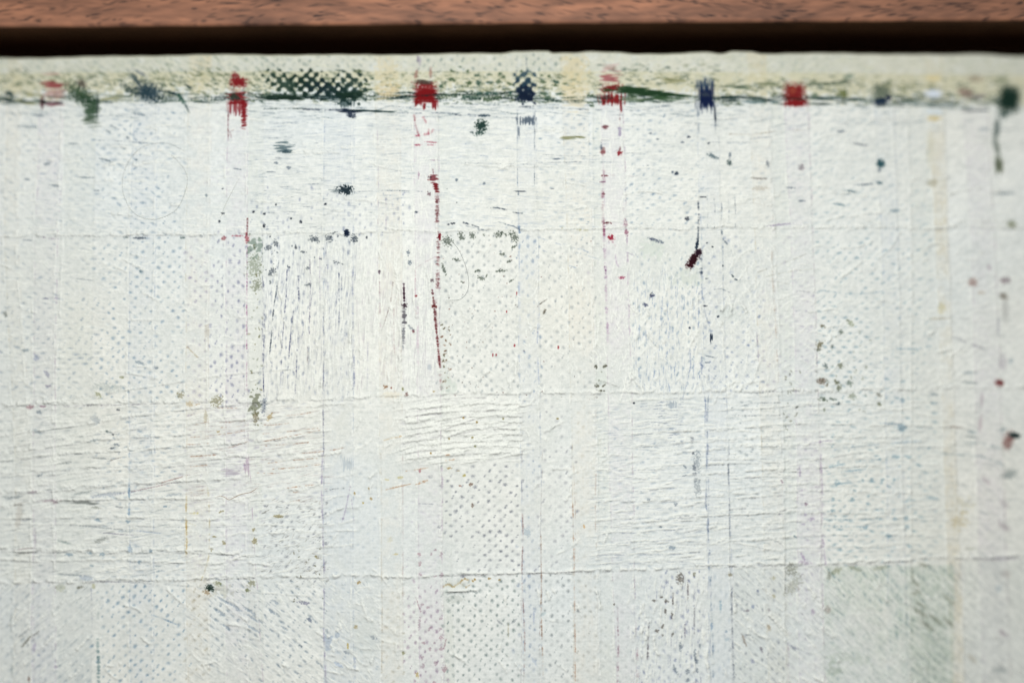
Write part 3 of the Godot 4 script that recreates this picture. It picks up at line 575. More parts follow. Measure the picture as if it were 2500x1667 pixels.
	mark(2235, 850, 30, 70, 8, srgb(96, 110, 110), 0.8, 1.2, 0, 2.5); mark(2215, 950, 18, 50, 0, srgb(130, 140, 136), 0.6, 1.3)
	id = new_patch("olive_paint_fleck")
	mark(2245, 1105, 34, 64, -4, srgb(92, 100, 80), 0.9, 1.2, 0, 2.5, 0.1, 0.05, id)
	id = new_patch("teal_paint_fleck")
	mark(1405, 1105, 34, 34, 15, srgb(40, 76, 84), 0.95, 1.0, 0, 2.0, 0.1, 0.06, id); mark(1395, 1150, 14, 16, 0, slate, 0.6); mark(1395, 1238, 24, 12, 0, srgb(70, 98, 110), 0.85)
	mark(2290, 1305, 80, 9, -2, srgb(110, 126, 134), 0.75); mark(2330, 1520, 40, 30, 10, srgb(120, 126, 100), 0.75, 1.4); mark(1770, 1235, 40, 30, 0, srgb(176, 172, 150), 0.7, 1.4); mark(1760, 1000, 30, 130, 0, srgb(206, 204, 184), 0.6, 1.5, 0, 3.0)
	for v in [[235, 1060, 44, 16, 25, srgb(70, 90, 100)], [350, 1105, 18, 22, -30, teal], [72, 925, 16, 9, 0, navy], [210, 970, 12, 8, 0, navy], [355, 1050, 10, 30, 10, slate], [1115, 1390, 50, 9, 8, srgb(110, 136, 146)], [1190, 1295, 46, 9, 10, srgb(100, 124, 134)], [1290, 1250, 80, 7, -4, slate], [850, 1135, 22, 24, 0, srgb(130, 124, 130)], [560, 1212, 70, 8, 2, srgb(140, 136, 130)], [615, 1110, 12, 30, 0, grey], [775, 1275, 40, 7, 6, slate], [850, 1366, 24, 8, 0, slate], [1260, 970, 60, 9, 8, grey], [1130, 880, 30, 10, 0, slate], [165, 1342, 30, 5, 0, ink], [55, 1490, 18, 14, 0, ink], [700, 1530, 100, 7, -6, lav], [1500, 1430, 40, 16, 0, srgb(130, 150, 160)], [560, 1280, 60, 18, 0, srgb(196, 192, 180)]]:
		mark(v[0], v[1], v[2], v[3], v[4], v[5], 0.75, 1.1)
	zline([130, 1370, 135, 1480, 132, 1568], 5, navy, 0.85, 0.3); zline([120, 960, 400, 962, 560, 960], 2, slate, 0.5); zline([350, 905, 500, 905, 660, 885, 870, 875], 3, srgb(170, 160, 140), 0.6, 0.2); zline([740, 870, 850, 862], 3, lav, 0.6); zline([500, 935, 650, 925], 2.4, slate, 0.6); zline([0, 830, 150, 835, 300, 850], 2.2, slate, 0.6, 0.2); zline([1060, 830, 1280, 820], 2.6, slate, 0.5)
	for x in [195, 240, 290, 340, 385]:
		zline([x, 1290 + rng.randf() * 60, x + 6, 1420, x, 1560], 2.6, slate, 0.55, 0.5)
	mark(2232, 930, 16, 190, 2, srgb(110, 120, 112), 0.55, 1.6, 2, 2.5); mark(2246, 1010, 14, 60, 0, srgb(96, 106, 96), 0.6, 1.5, 2, 2.5)
	at(830, 0)
	bristles(1000, 290, 1080, 960, 90, 90, 12, 22, 2.2, 0.3)
	bristles(1460, 260, 1550, 960, 90, 90, 12, 22, 2.2, 0.3)
	for v in [[-250, 240, 140, 243, 0.8], [30, 238, 240, 240, 0.6], [330, 232, 470, 235, 0.6], [600, 234, 1000, 233, 0.95], [1000, 230, 1120, 229, 0.8], [1130, 236, 1270, 240, 0.75], [1310, 236, 1480, 246, 0.7], [1760, 234, 1930, 236, 0.85], [1770, 241, 1910, 243, 0.8], [1980, 234, 2160, 236, 0.85], [2190, 240, 2360, 232, 0.55], [2160, 246, 2440, 258, 0.6], [1760, 206, 1930, 204, 0.6], [1980, 200, 2100, 190, 0.6]]:
		line(PackedVector2Array([Vector2(v[0], v[1]), Vector2((v[0] + v[2]) * 0.5, (v[1] + v[3]) * 0.5 + rng.randfn() * 2.0), Vector2(v[2], v[3])]), 4.0, srgb(20, 38, 38), v[4], 0.16, 0.1, 0.0, 1.6)
	# ---- study 4: middle left
	at(0, 550)
	zline([270, 76, 330, 84, 430, 90], 4, srgb(120, 104, 130), 0.7, 0.2); mark(940, 84, 46, 10, 0, navy, 0.9, 1.0); mark(160, 96, 40, 7, 5, slate, 0.7); mark(1240, 82, 20, 10, 0, teal, 0.8); mark(850, 78, 26, 6, 0, teal, 0.7); mark(1365, 74, 14, 12, 0, grey, 0.7)
	id = new_patch("red_paint_fleck")
	mark(1522, 86, 20, 16, 0, srgb(116, 26, 38), 0.9, 0.9, 0, 2.0, 0.1, 0.05, id); mark(1612, 70, 44, 7, 0, srgb(140, 40, 60), 0.85, 1.0); mark(1682, 85, 16, 42, 0, srgb(136, 30, 44), 0.9, 1.3, 0, 2.0, 0.1, 0.04, id); zline([1685, 0, 1684, 60], 3.5, dred, 0.7, 0.3); zline([1682, 140, 1686, 300, 1684, 480, 1680, 700, 1684, 1160], 3, srgb(150, 96, 136), 0.7, 0.32)
	mark(1740, 140, 50, 70, 0, srgb(90, 112, 98), 0.85, 2.3, 3, 3.0, 0.3); mark(1735, 280, 46, 70, 0, srgb(110, 122, 96), 0.75, 2.6, 0, 3.0, 0.3); mark(1750, 410, 30, 40, 20, srgb(90, 98, 70), 0.8, 2.0, 0, 2.5, 0.3)
	specks(606, 570, 640, 1050, 120, 2.6, srgb(84, 98, 84), srgb(120, 112, 72), 0.75, 0.45)
	mark(1735, 1230, 40, 70, 0, srgb(80, 86, 60), 0.85, 2.4, 3, 3.0, 0.3); mark(1745, 1310, 20, 40, 0, srgb(96, 84, 50), 0.85, 1.6); mark(1800, 1230, 20, 60, 0, slate, 0.7, 2.0); mark(1840, 1310, 18, 30, 30, ochre, 0.7, 1.6)
	mark(2018, 150, 11, 15, 0, ink, 1.0, 0.5); mark(2022, 210, 8, 10, 0, navy, 0.9)
	zline([2030, 260, 2036, 400, 2045, 560], 4.5, srgb(54, 60, 92), 0.9, 0.22); zline([1895, 380, 1870, 560, 1855, 760, 1840, 880], 2.8, navy, 0.8, 0.18); zline([1960, 300, 1955, 480, 1935, 660, 1920, 860], 2.6, srgb(70, 76, 110), 0.75, 0.2); zline([2010, 560, 1990, 700, 1975, 860, 1965, 980], 3, srgb(54, 60, 96), 0.8, 0.15); zline([2035, 720, 2025, 900, 2020, 1150], 2.8, srgb(84, 90, 120), 0.7, 0.2); zline([2110, 190, 2118, 400, 2115, 740], 2.8, srgb(100, 96, 122), 0.7, 0.25); zline([2100, 800, 2098, 940], 3, srgb(110, 96, 100), 0.7); zline([2315, 320, 2320, 560, 2316, 680], 3, srgb(70, 80, 110), 0.75, 0.2); zline([1905, 240, 1880, 420], 2.4, slate, 0.6); zline([1798, 380, 1800, 700, 1800, 1140], 3, srgb(60, 66, 100), 0.8, 0.15); zline([2205, 560, 2208, 760, 2210, 1100, 2208, 1568], 3.4, srgb(110, 112, 134), 0.65, 0.2); zline([1920, 920, 1915, 1050], 4, srgb(100, 106, 130), 0.6, 0.3); zline([2180, 200, 2188, 500], 2.6, lav, 0.6, 0.3); zline([2240, 230, 2236, 470], 6, srgb(150, 156, 180), 0.55, 0.4)
	for v in [[2130, 90, 26, 20], [2160, 95, 20, 26], [2245, 90, 26, 26], [2280, 50, 24, 8], [1860, 310, 22, 20], [1840, 330, 18, 16], [1880, 310, 12, 16], [1845, 390, 10, 16], [2105, 408, 26, 12], [2100, 290, 12, 12], [2070, 182, 24, 8], [1920, 135, 10, 8], [1880, 120, 18, 26], [1830, 150, 26, 20], [2310, 254, 40, 5]]:
		mark(v[0], v[1], v[2], v[3], rng.randfn() * 14.0, srgb(44, 54, 66), 0.85, 1.7)
	specks(640, 575, 830, 660, 60, 2.0, ink, slate, 0.8, 0.45)
	zline([380, 335, 500, 362, 620, 374], 3, slate, 0.65, 0.25); mark(290, 498, 26, 8, 4, srgb(84, 90, 120), 0.8); mark(365, 496, 16, 9, 0, lav, 0.8); mark(950, 312, 14, 12, 0, srgb(60, 90, 104), 0.85); mark(945, 940, 40, 12, 20, srgb(90, 112, 130), 0.75); mark(1060, 975, 20, 9, 0, slate, 0.8); mark(225, 905, 22, 30, 0, srgb(140, 150, 176), 0.8); mark(150, 855, 30, 14, 0, srgb(100, 118, 130), 0.8); mark(300, 1015, 16, 30, -35, srgb(120, 122, 150), 0.75); mark(310, 1100, 26, 9, 5, srgb(110, 104, 130), 0.8); mark(8, 605, 16, 24, 0, srgb(90, 96, 90), 0.8); mark(1410, 940, 14, 14, 0, ochre, 0.6); zline([1270, 830, 1340, 900, 1420, 930], 5, srgb(176, 160, 130), 0.6, 0.35)
	mark(660, 1160, 30, 16, 25, olive, 0.75, 1.6); mark(820, 1040, 20, 10, 0, olive, 0.8); mark(1225, 1160, 26, 26, 20, srgb(120, 112, 76), 0.8, 2.0); mark(1475, 1200, 44, 34, -30, srgb(110, 106, 70), 0.8, 2.2); mark(720, 1110, 110, 30, 5, srgb(170, 180, 176), 0.7, 1.6); zline([420, 1242, 700, 1232, 1000, 1222], 3.2, srgb(110, 106, 124), 0.7, 0.25); mark(185, 1245, 26, 16, 0, srgb(120, 70, 84), 0.8, 1.4); mark(275, 1240, 30, 8, 0, srgb(110, 64, 92), 0.85); mark(245, 1280, 24, 14, 0, slate, 0.8); mark(795, 1262, 14, 9, 0, ink, 0.85); zline([1180, 1242, 1290, 1238, 1360, 1222], 3, srgb(160, 120, 80), 0.7, 0.25)
	for v in [[235, 1415, 36, 14, 30, srgb(130, 146, 154)], [640, 1330, 40, 24, 20, srgb(150, 160, 166)], [690, 1362, 16, 12, 0, teal], [720, 1412, 22, 8, 10, teal], [760, 1434, 8, 8, 0, ink], [750, 1526, 22, 6, -8, ink], [785, 1502, 26, 10, 0, slate], [630, 1472, 40, 10, -10, srgb(120, 134, 140)], [1290, 1220, 30, 22, 0, srgb(190, 170, 130)], [1400, 1310, 14, 50, 0, srgb(180, 170, 140)], [1485, 1412, 12, 8, 0, ochre], [1410, 730, 20, 60, 0, srgb(190, 184, 170)]]:
		mark(v[0], v[1], v[2], v[3], v[4], v[5], 0.8, 1.3)
	for v in [[1270, 1370, 1420, 1345], [1480, 1430, 1680, 1400], [1270, 1450, 1560, 1420], [1490, 1540, 1690, 1480], [1800, 1365, 1970, 1350], [1790, 1425, 2190, 1385], [1800, 1475, 2190, 1400], [1810, 1510, 2200, 1470], [2050, 1560, 2350, 1520], [1480, 1350, 1680, 1330], [1500, 1380, 1690, 1365], [1270, 1500, 1420, 1490], [1950, 1300, 2150, 1275], [1480, 1250, 1680, 1245]]:
		zline([v[0], v[1], (v[0] + v[2]) * 0.5, (v[1] + v[3]) * 0.5 + 4, v[2], v[3]], 2.6, srgb(166, 136, 118), 0.7, 0.22, 0.3)
	# ---- study 5: middle
	at(830, 550)
	mark(42, 50, 22, 30, 10, navy, 0.97, 0.9); mark(95, 90, 26, 30, 10, srgb(50, 60, 70), 0.8, 2.2); mark(180, 82, 9, 12, 0, ink, 0.8)
	zline([680, 0, 678, 60], 6, dred, 0.85, 0.35); id = new_patch("red_paint_streak", "broken thin red streak running down the middle")
	mark(680, 75, 12, 26, 5, srgb(112, 22, 32), 0.95, 1.0, 0, 2.0, 0.1, 0.04, id)
	zline([672, 100, 668, 200, 665, 300, 668, 430], 9, srgb(92, 34, 42), 0.7, 0.3)
	for y in [85, 110, 150, 186, 215, 242, 262, 310, 340, 365]:
		mark(668, y, 13, 4, 0, srgb(84, 26, 34), 0.75, 1.2)
	for seg in 12:
		var t := seg / 11.0
		mark(lerpf(632, 682, t), lerpf(460, 950, t), 8, 26, -6, srgb(78, 24, 26).lerp(srgb(110, 44, 50), t), 0.9, 1.5, 1, 2.0, 0.1, 0.03, id)
	mark(645, 555, 24, 14, 0, srgb(90, 24, 24), 0.9, 1.2); mark(630, 376, 14, 12, 0, srgb(70, 50, 60), 0.85, 1.2); zline([622, 400, 636, 470], 2.6, lav, 0.7); zline([640, 470, 655, 640, 675, 800, 682, 1000, 690, 1120], 8, srgb(96, 38, 44), 0.6, 0.3)
	id = new_patch("dark_paint_streak", "short black and maroon upright streak in the centre")
	mark(437, 470, 9, 78, -2, srgb(52, 28, 44), 0.95, 0.9, 1, 2.5, 0.1, 0.05, id); mark(440, 548, 24, 18, 0, srgb(40, 22, 34), 0.97, 1.1, 0, 2.0, 0.1, 0.05, id); mark(438, 630, 16, 60, 0, srgb(60, 56, 66), 0.85, 2.0, 1, 2.5, 0.1, 0.03, id); mark(434, 740, 10, 70, 0, srgb(110, 108, 116), 0.8, 2.0, 1, 2.5)
	zline([430, 700, 432, 900], 5, grey, 0.55, 0.5); mark(268, 318, 10, 16, 0, srgb(60, 40, 60), 0.9); zline([268, 330, 270, 600, 276, 700], 3.2, srgb(170, 150, 160), 0.7, 0.2); zline([362, 390, 345, 520, 310, 640, 280, 720], 3, srgb(130, 116, 116), 0.8, 0.15); zline([368, 570, 370, 800, 380, 1000], 3, srgb(180, 160, 164), 0.7, 0.25); zline([516, 290, 515, 480, 500, 560], 3, srgb(180, 130, 150), 0.65, 0.3); mark(518, 482, 12, 8, 0, red, 0.9); zline([530, 550, 532, 760, 540, 1000], 4, srgb(190, 160, 180), 0.6, 0.3); zline([515, 290, 580, 250, 650, 215], 2.4, srgb(190, 170, 176), 0.7, 0.3); zline([500, 560, 520, 600, 515, 640], 2.4, srgb(200, 140, 150), 0.6)
	mark(500, 725, 12, 12, 0, dred, 0.8); mark(485, 700, 26, 10, 40, grey, 0.7, 1.4); mark(465, 188, 10, 20, 0, slate, 0.8, 1.8); mark(472, 255, 14, 18, 0, slate, 0.8, 1.8); mark(610, 970, 16, 22, 0, srgb(180, 190, 196), 0.8)
	for v in [[735, 105, 34, 34], [830, 75, 20, 30], [905, 68, 20, 24], [965, 72, 14, 12], [985, 65, 8, 10], [1080, 60, 26, 22], [1105, 55, 14, 12], [1135, 65, 10, 10], [1190, 75, 24, 40], [1045, 75, 14, 9], [880, 163, 12, 8], [1160, 60, 10, 10], [1190, 145, 10, 22], [800, 235, 26, 12], [710, 300, 10, 40], [940, 312, 20, 9], [1100, 310, 36, 9], [1110, 195, 20, 10], [1155, 245, 20, 8], [960, 360, 26, 12], [1000, 345, 16, 5], [1170, 378, 24, 5], [835, 388, 10, 8]]:
		mark(v[0], v[1], v[2], v[3], rng.randfn() * 25.0, srgb(74, 84, 74), 0.85, 2.3)
	specks(1080, 570, 1265, 990, 110, 1.3, srgb(60, 50, 50), srgb(120, 60, 50), 0.85, 0.0); specks(1270, 560, 1470, 990, 50, 1.2, srgb(70, 60, 60), dred, 0.85, 0.0)
	for v in [[1045, 886, 6, 12], [1068, 886, 6, 10], [1192, 820, 8, 12], [1493, 833, 7, 13], [1140, 590, 5, 10], [1208, 465, 5, 14]]:
		mark(v[0], v[1], v[2], v[3], 0, srgb(140, 30, 40), 0.95, 0.7)
	specks(1078, 790, 1100, 950, 46, 2.6, srgb(84, 84, 60), srgb(110, 70, 50), 0.9, 0.3); mark(740, 1090, 60, 60, 0, srgb(206, 216, 206), 0.7, 1.5, 3)
	zline([1360, 540, 1400, 515, 1435, 485], 3, srgb(84, 78, 70), 0.85, 0.3); mark(1398, 590, 10, 20, 20, srgb(80, 74, 60), 0.8, 1.4)
	zline([1225, 0, 1228, 120, 1220, 190], 4.5, srgb(96, 124, 160), 0.7, 0.25); zline([1225, 380, 1230, 600, 1235, 760], 6, srgb(160, 176, 200), 0.6, 0.35); zline([1355, 600, 1352, 800, 1362, 1120], 4.5, srgb(150, 164, 190), 0.6, 0.3)
	zline([1510, 16, 1620, 26, 1735, 38], 5.5, srgb(150, 146, 96), 0.8, 0.3); zline([860, 0, 1040, 45], 3, slate, 0.6); zline([1190, 10, 1300, 40], 4, slate, 0.6, 0.35)
	for v in [[1350, 80, 1520, 135], [1480, 110, 1700, 185], [1600, 180, 1780, 235], [1340, 155, 1480, 205], [1640, 150, 1780, 225], [1560, 140, 1650, 165], [2000, 160, 2060, 240], [1460, 240, 1620, 290]]:
		zline([v[0], v[1], v[2], v[3]], 3.2, srgb(150, 166, 186), 0.6, 0.3, 0.25)
	id = new_patch("red_paint_fleck")
	mark(1855, 82, 24, 22, 0, srgb(150, 40, 60), 0.95, 1.6, 0, 2.0, 0.1, 0.04, id); zline([1810, 0, 1805, 100, 1815, 230, 1820, 360, 1822, 500, 1832, 800], 6, srgb(160, 130, 160), 0.65, 0.3); mark(1808, 40, 10, 40, 0, srgb(130, 60, 90), 0.75, 1.4, 1); zline([1860, 110, 1895, 155], 4, srgb(150, 80, 110), 0.75, 0.25); zline([1900, 160, 2010, 205], 2.4, lav, 0.7); mark(1962, 48, 14, 26, 0, srgb(140, 80, 104), 0.8, 1.5); zline([1962, 80, 1968, 300, 1975, 500, 1985, 830], 3, srgb(186, 170, 190), 0.65, 0.3); mark(1928, 357, 24, 11, 0, srgb(150, 60, 90), 0.9, 1.4); zline([1880, 190, 1890, 260, 1920, 300], 4, srgb(180, 160, 186), 0.6, 0.3); zline([1815, 280, 1822, 340], 5, srgb(110, 70, 110), 0.7, 0.4)
	id = new_patch("navy_paint_fleck")
	mark(2155, 100, 52, 12, 18, srgb(54, 64, 90), 0.92, 1.2, 0, 2.0, 0.1, 0.04, id); mark(2200, 112, 20, 14, 10, slate, 0.75, 1.4); mark(2140, 160, 100, 70, 10, srgb(206, 216, 206), 0.7, 1.4, 3); mark(2135, 480, 22, 11, -15, srgb(44, 50, 80), 0.95, 1.1); mark(2090, 543, 20, 13, 15, srgb(70, 76, 104), 0.9, 1.0); mark(2130, 465, 12, 6, -40, ink, 0.8); mark(2012, 1215, 9, 9, 0, ink, 1.0, 0.4)
	for v in [[1752, 965, 12, 16], [1812, 966, 16, 14], [1755, 1030, 9, 16], [1790, 1003, 6, 7], [1806, 1030, 8, 16], [1760, 1097, 18, 16], [1808, 1090, 8, 20], [1785, 1130, 26, 7], [1770, 1060, 6, 8]]:
		mark(v[0], v[1], v[2], v[3], rng.randfn() * 20.0, srgb(70, 70, 56), 0.9, 1.5)
	mark(1785, 1050, 40, 80, 0, srgb(214, 222, 214), 0.7, 1.2, 3)
	for k in 26:
		var x := rng.randf_range(2000, 2340); var y := rng.randf_range(350, 1120)
		zline([x, y, x + rng.randfn() * 6.0, y + rng.randf_range(40, 130)], 2.8, srgb(120, 142, 176), 0.6, 0.35)
	mark(310, 1105, 16, 16, 0, srgb(130, 90, 60), 0.85, 1.8); mark(350, 1110, 6, 10, 0, srgb(120, 60, 50), 0.85); mark(430, 1118, 9, 14, 0, olive, 0.85); mark(455, 1155, 12, 16, 0, srgb(110, 80, 76), 0.85, 1.6); mark(640, 1135, 9, 9, 0, ochre, 0.6)
	mark(350, 1160, 80, 26, 0, srgb(226, 220, 200), 0.7, 1.0); zline([190, 800, 188, 950, 182, 1120], 4, srgb(150, 150, 176), 0.6, 0.25); zline([85, 300, 90, 640, 95, 1100], 4.5, srgb(140, 146, 170), 0.6, 0.25)
	for v in [[300, 1470, 420, 1440, 60], [700, 1400, 920, 1325, 0], [760, 1440, 1180, 1360, 0], [720, 1350, 860, 1310, 0], [470, 1460, 560, 1420, 0], [700, 1195, 1000, 1180, 0], [820, 1310, 1140, 1255, 0], [440, 1310, 690, 1290, 0], [430, 1500, 700, 1440, 0], [960, 1420, 1160, 1390, 0]]:
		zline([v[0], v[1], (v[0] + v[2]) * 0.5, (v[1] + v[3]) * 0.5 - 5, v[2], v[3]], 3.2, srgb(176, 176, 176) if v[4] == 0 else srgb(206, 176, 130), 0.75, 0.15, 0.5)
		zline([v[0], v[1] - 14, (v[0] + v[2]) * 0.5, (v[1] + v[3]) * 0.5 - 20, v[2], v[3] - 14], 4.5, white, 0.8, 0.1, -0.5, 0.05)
	for v in [[726, 1333], [935, 1345], [842, 1315], [1115, 1322], [905, 1450], [745, 1457], [925, 1510], [1488, 1322], [620, 1556], [735, 1568]]:
		mark(v[0], v[1], 9, 8, 0, ochre.lerp(olive, rng.randf()), 0.9, 0.8)
	for k in 22:
		var y := 1190.0 + k * 17.0 + rng.randfn() * 4.0
		zline([2030 + rng.randf() * 160, y, 2200, y - 8, 2352, y - 14], 2.6, srgb(130, 142, 160), 0.55, 0.4, 0.3)
	mark(2280, 1225, 34, 26, 0, srgb(150, 164, 176), 0.7, 2.2, 2)
	# ---- study 6: middle right
	at(1660, 550)
	id = new_patch("maroon_paint_flake", "slanted dark maroon flake of paint below a thin dark line")
	mark(95, 235, 72, 30, -58, srgb(46, 18, 26), 1.0, 0.9, 0, 2.6, 0.0, 0.12, id); mark(72, 272, 34, 20, -15, srgb(52, 18, 26), 1.0, 0.9, 0, 2.4, 0.0, 0.10, id); mark(132, 182, 28, 28, -20, srgb(40, 22, 34), 1.0, 0.6, 0, 3.0, 0.0, 0.10, id)
	mark(122, 130, 13, 36, 10, srgb(30, 44, 60), 0.98, 0.8, 0, 2.0, 0.1, 0.05, id); zline([133, 0, 132, 60, 126, 110], 5, navy, 0.92, 0.12); zline([152, 180, 153, 250, 152, 340], 7, srgb(34, 48, 72), 0.9, 0.25); zline([152, 340, 155, 440, 166, 540, 190, 640, 215, 720], 3.2, srgb(120, 136, 160), 0.7, 0.2); zline([165, 600, 170, 520], 3, slate, 0.7)
	id = new_patch("navy_paint_fleck")
	mark(218, 770, 12, 32, 6, srgb(40, 52, 70), 0.95, 1.5, 2, 2.0, 0.1, 0.05, id); mark(175, 550, 20, 6, 0, ink, 0.85); mark(268, 622, 12, 9, -15, navy, 0.95); mark(285, 586, 12, 3, 0, ink, 0.9); mark(72, 700, 9, 8, 0, navy, 0.9); mark(238, 458, 7, 6, 0, ink, 0.9); mark(229, 145, 8, 8, 0, ink, 0.9); mark(190, 118, 8, 7, 0, navy, 0.8); mark(190, 362, 14, 4, 0, navy, 0.9)
	mark(370, 345, 16, 8, 45, srgb(50, 64, 76), 0.95); mark(392, 370, 14, 7, 20, srgb(50, 64, 76), 0.95); mark(318, 110, 30, 7, 50, slate, 0.8); mark(295, 45, 10, 18, 0, slate, 0.8); mark(345, 595, 90, 60, 0, srgb(212, 220, 216), 0.7, 1.5, 3); mark(60, 360, 110, 60, 0, srgb(208, 216, 206), 0.7, 1.6, 3)
	zline([300, 100, 300, 240, 302, 380], 4, srgb(110, 128, 150), 0.75, 0.4); mark(300, 274, 7, 9, 0, navy, 0.9); zline([640, 160, 650, 460, 660, 640, 675, 940], 3.6, srgb(186, 172, 160), 0.7, 0.2); zline([530, 700, 545, 950], 3, lav, 0.6, 0.3); zline([70, 840, 75, 960, 50, 1080, 20, 1190], 3, srgb(130, 146, 176), 0.7, 0.15); zline([150, 900, 152, 1060, 180, 1200, 185, 1290], 4.5, srgb(100, 116, 150), 0.75, 0.2); zline([100, 800, 98, 1100], 2.6, srgb(150, 166, 190), 0.6); zline([135, 560, 132, 700], 4, srgb(110, 130, 170), 0.6, 0.3); zline([170, 885, 250, 905], 3, slate, 0.8, 0.2); mark(190, 938, 24, 6, 0, slate, 0.8); zline([185, 1270, 190, 1400, 196, 1568], 6, srgb(150, 160, 180), 0.6, 0.3); zline([90, 1450, 95, 1568], 7, srgb(60, 66, 80), 0.7, 0.5)
	zline([540, 320, 620, 290, 780, 230, 880, 190], 2.8, srgb(150, 150, 140), 0.6, 0.25); zline([600, 350, 760, 310, 940, 290], 2.6, srgb(160, 160, 146), 0.6, 0.25); zline([520, 385, 660, 380, 760, 400], 2.6, srgb(160, 156, 150), 0.6); zline([200, 440, 290, 430, 380, 470], 2.4, slate, 0.6); zline([980, 440, 1180, 468, 1350, 460, 1500, 425], 4, srgb(150, 172, 184), 0.7, 0.2); zline([700, 430, 960, 465], 2.6, grey, 0.5)
	for v in [[990, 690, 20, 10, srgb(90, 84, 60)], [1120, 730, 18, 16, srgb(100, 110, 96)], [970, 815, 24, 24, srgb(96, 90, 62)], [960, 850, 24, 9, srgb(90, 90, 76)], [985, 1065, 32, 24, srgb(84, 66, 52)], [1015, 1095, 10, 14, srgb(90, 84, 66)], [1090, 1075, 22, 16, srgb(90, 92, 66)], [1105, 1110, 16, 30, srgb(100, 106, 84)], [1010, 960, 22, 14, srgb(84, 98, 98)], [1115, 960, 24, 20, srgb(110, 116, 96)], [1000, 1190, 26, 14, srgb(60, 74, 58)], [1060, 1190, 30, 9, srgb(84, 98, 90)], [1180, 1080, 22, 26, srgb(110, 124, 114)], [1385, 1165, 20, 14, srgb(96, 96, 84)], [1385, 1225, 18, 16, srgb(90, 94, 70)], [1100, 1222, 14, 12, srgb(80, 100, 106)], [1195, 1170, 30, 22, srgb(150, 158, 140)], [1060, 830, 12, 14, srgb(80, 98, 110)], [1185, 670, 30, 16, srgb(150, 158, 130)]]:
		mark(v[0], v[1], v[2], v[3], 25.0 + rng.randfn() * 20.0, v[4], 0.85, 1.7)
	specks(1990, 780, 2140, 1010, 70, 3.2, srgb(110, 118, 100), srgb(150, 156, 140), 0.7, 0.4); specks(1915, 900, 1960, 1060, 60, 2.6, srgb(84, 90, 84), srgb(130, 130, 110), 0.8, 0.35)
	zline([1450, 860, 1520, 845, 1640, 850, 1750, 825], 5, srgb(110, 144, 164), 0.7, 0.3); zline([1900, 760, 2010, 800, 2150, 855], 7, srgb(150, 152, 158), 0.6, 0.2); mark(1825, 560, 30, 40, 0, srgb(200, 192, 150), 0.7, 1.4); mark(1810, 635, 90, 9, 0, srgb(170, 164, 146), 0.7)
	id = new_patch("red_paint_fleck")
	mark(2235, 1080, 36, 26, 10, srgb(116, 60, 60), 0.95, 1.1, 0, 2.5, 0.1, 0.05, id); mark(2050, 385, 36, 34, 0, srgb(150, 124, 118), 0.85, 1.4); mark(2280, 370, 44, 24, 0, srgb(130, 116, 122), 0.85, 1.2); mark(2270, 480, 36, 28, 20, srgb(110, 104, 92), 0.85, 1.2); mark(2165, 280, 20, 22, 0, srgb(176, 166, 174), 0.8); mark(2110, 455, 30, 14, 0, srgb(196, 186, 170), 0.8); mark(2280, 580, 30, 90, 0, srgb(180, 182, 178), 0.7, 1.3); mark(2230, 690, 14, 80, 0, srgb(180, 184, 190), 0.6); mark(2260, 940, 34, 60, 0, srgb(184, 180, 186), 0.7, 1.3); mark(2320, 930, 16, 20, 0, srgb(140, 160, 170), 0.7)
	id = new_patch("brown_paint_patch", "dark green and brown paint blot at the right edge")
	mark(2300, 1480, 40, 70, 20, srgb(116, 74, 70), 0.9, 1.2, 0, 2.5, 0.1, 0.05, id); mark(2345, 1445, 50, 24, 10, srgb(30, 46, 46), 0.97, 0.8, 0, 2.5, 0.1, 0.06, id); mark(2260, 1405, 30, 14, -10, srgb(130, 146, 150), 0.85)
	for v in [[1545, 1390, 34, 30, srgb(100, 132, 150)], [1550, 1200, 22, 18, srgb(130, 156, 172)], [1770, 1160, 34, 12, srgb(130, 144, 150)], [1770, 1222, 36, 9, srgb(120, 144, 156)], [1480, 1362, 70, 9, srgb(130, 150, 164)], [2110, 1200, 16, 60, srgb(190, 180, 186)], [2100, 1360, 16, 70, srgb(190, 176, 182)], [2030, 1080, 60, 12, srgb(150, 160, 160)], [2020, 1010, 60, 12, srgb(150, 164, 170)], [2040, 1420, 40, 16, srgb(140, 156, 160)], [2040, 1455, 60, 10, srgb(140, 150, 150)], [1920, 1385, 60, 10, srgb(160, 150, 140)]]:
		mark(v[0], v[1], v[2], v[3], 5, v[4], 0.75, 1.1)
	zline([900, 1500, 1000, 1480, 1100, 1478], 3.2, lav, 0.6); zline([1040, 1550, 1200, 1520, 1500, 1490, 1780, 1475], 4.5, srgb(140, 164, 180), 0.65, 0.2); zline([1980, 1490, 2120, 1500, 2250, 1540, 2352, 1560], 6, srgb(150, 164, 166), 0.7, 0.15); zline([360, 1250, 400, 1245, 520, 1215, 700, 1210], 3.2, srgb(130, 140, 146), 0.7, 0.2); zline([350, 1300, 500, 1305, 700, 1300], 3, grey, 0.6, 0.3); zline([370, 1140, 540, 1145, 650, 1135], 3, grey, 0.6, 0.3)
	# ---- study 7: bottom left
	at(0, 1107)
	id = new_patch("dark_paint_streak", "slanted dark grey brush groove at the lower left")
	mark(545, 342, 155, 12, 4, srgb(84, 90, 88), 0.95, 1.1, 1, 2.0, 0.4, -0.02, id); mark(640, 375, 40, 9, 5, srgb(110, 116, 106), 0.8, 1.3); mark(800, 370, 30, 8, 10, grey, 0.8); mark(310, 328, 80, 10, -3, srgb(150, 130, 140), 0.8, 1.2); mark(355, 340, 22, 14, 20, srgb(150, 128, 140), 0.8)
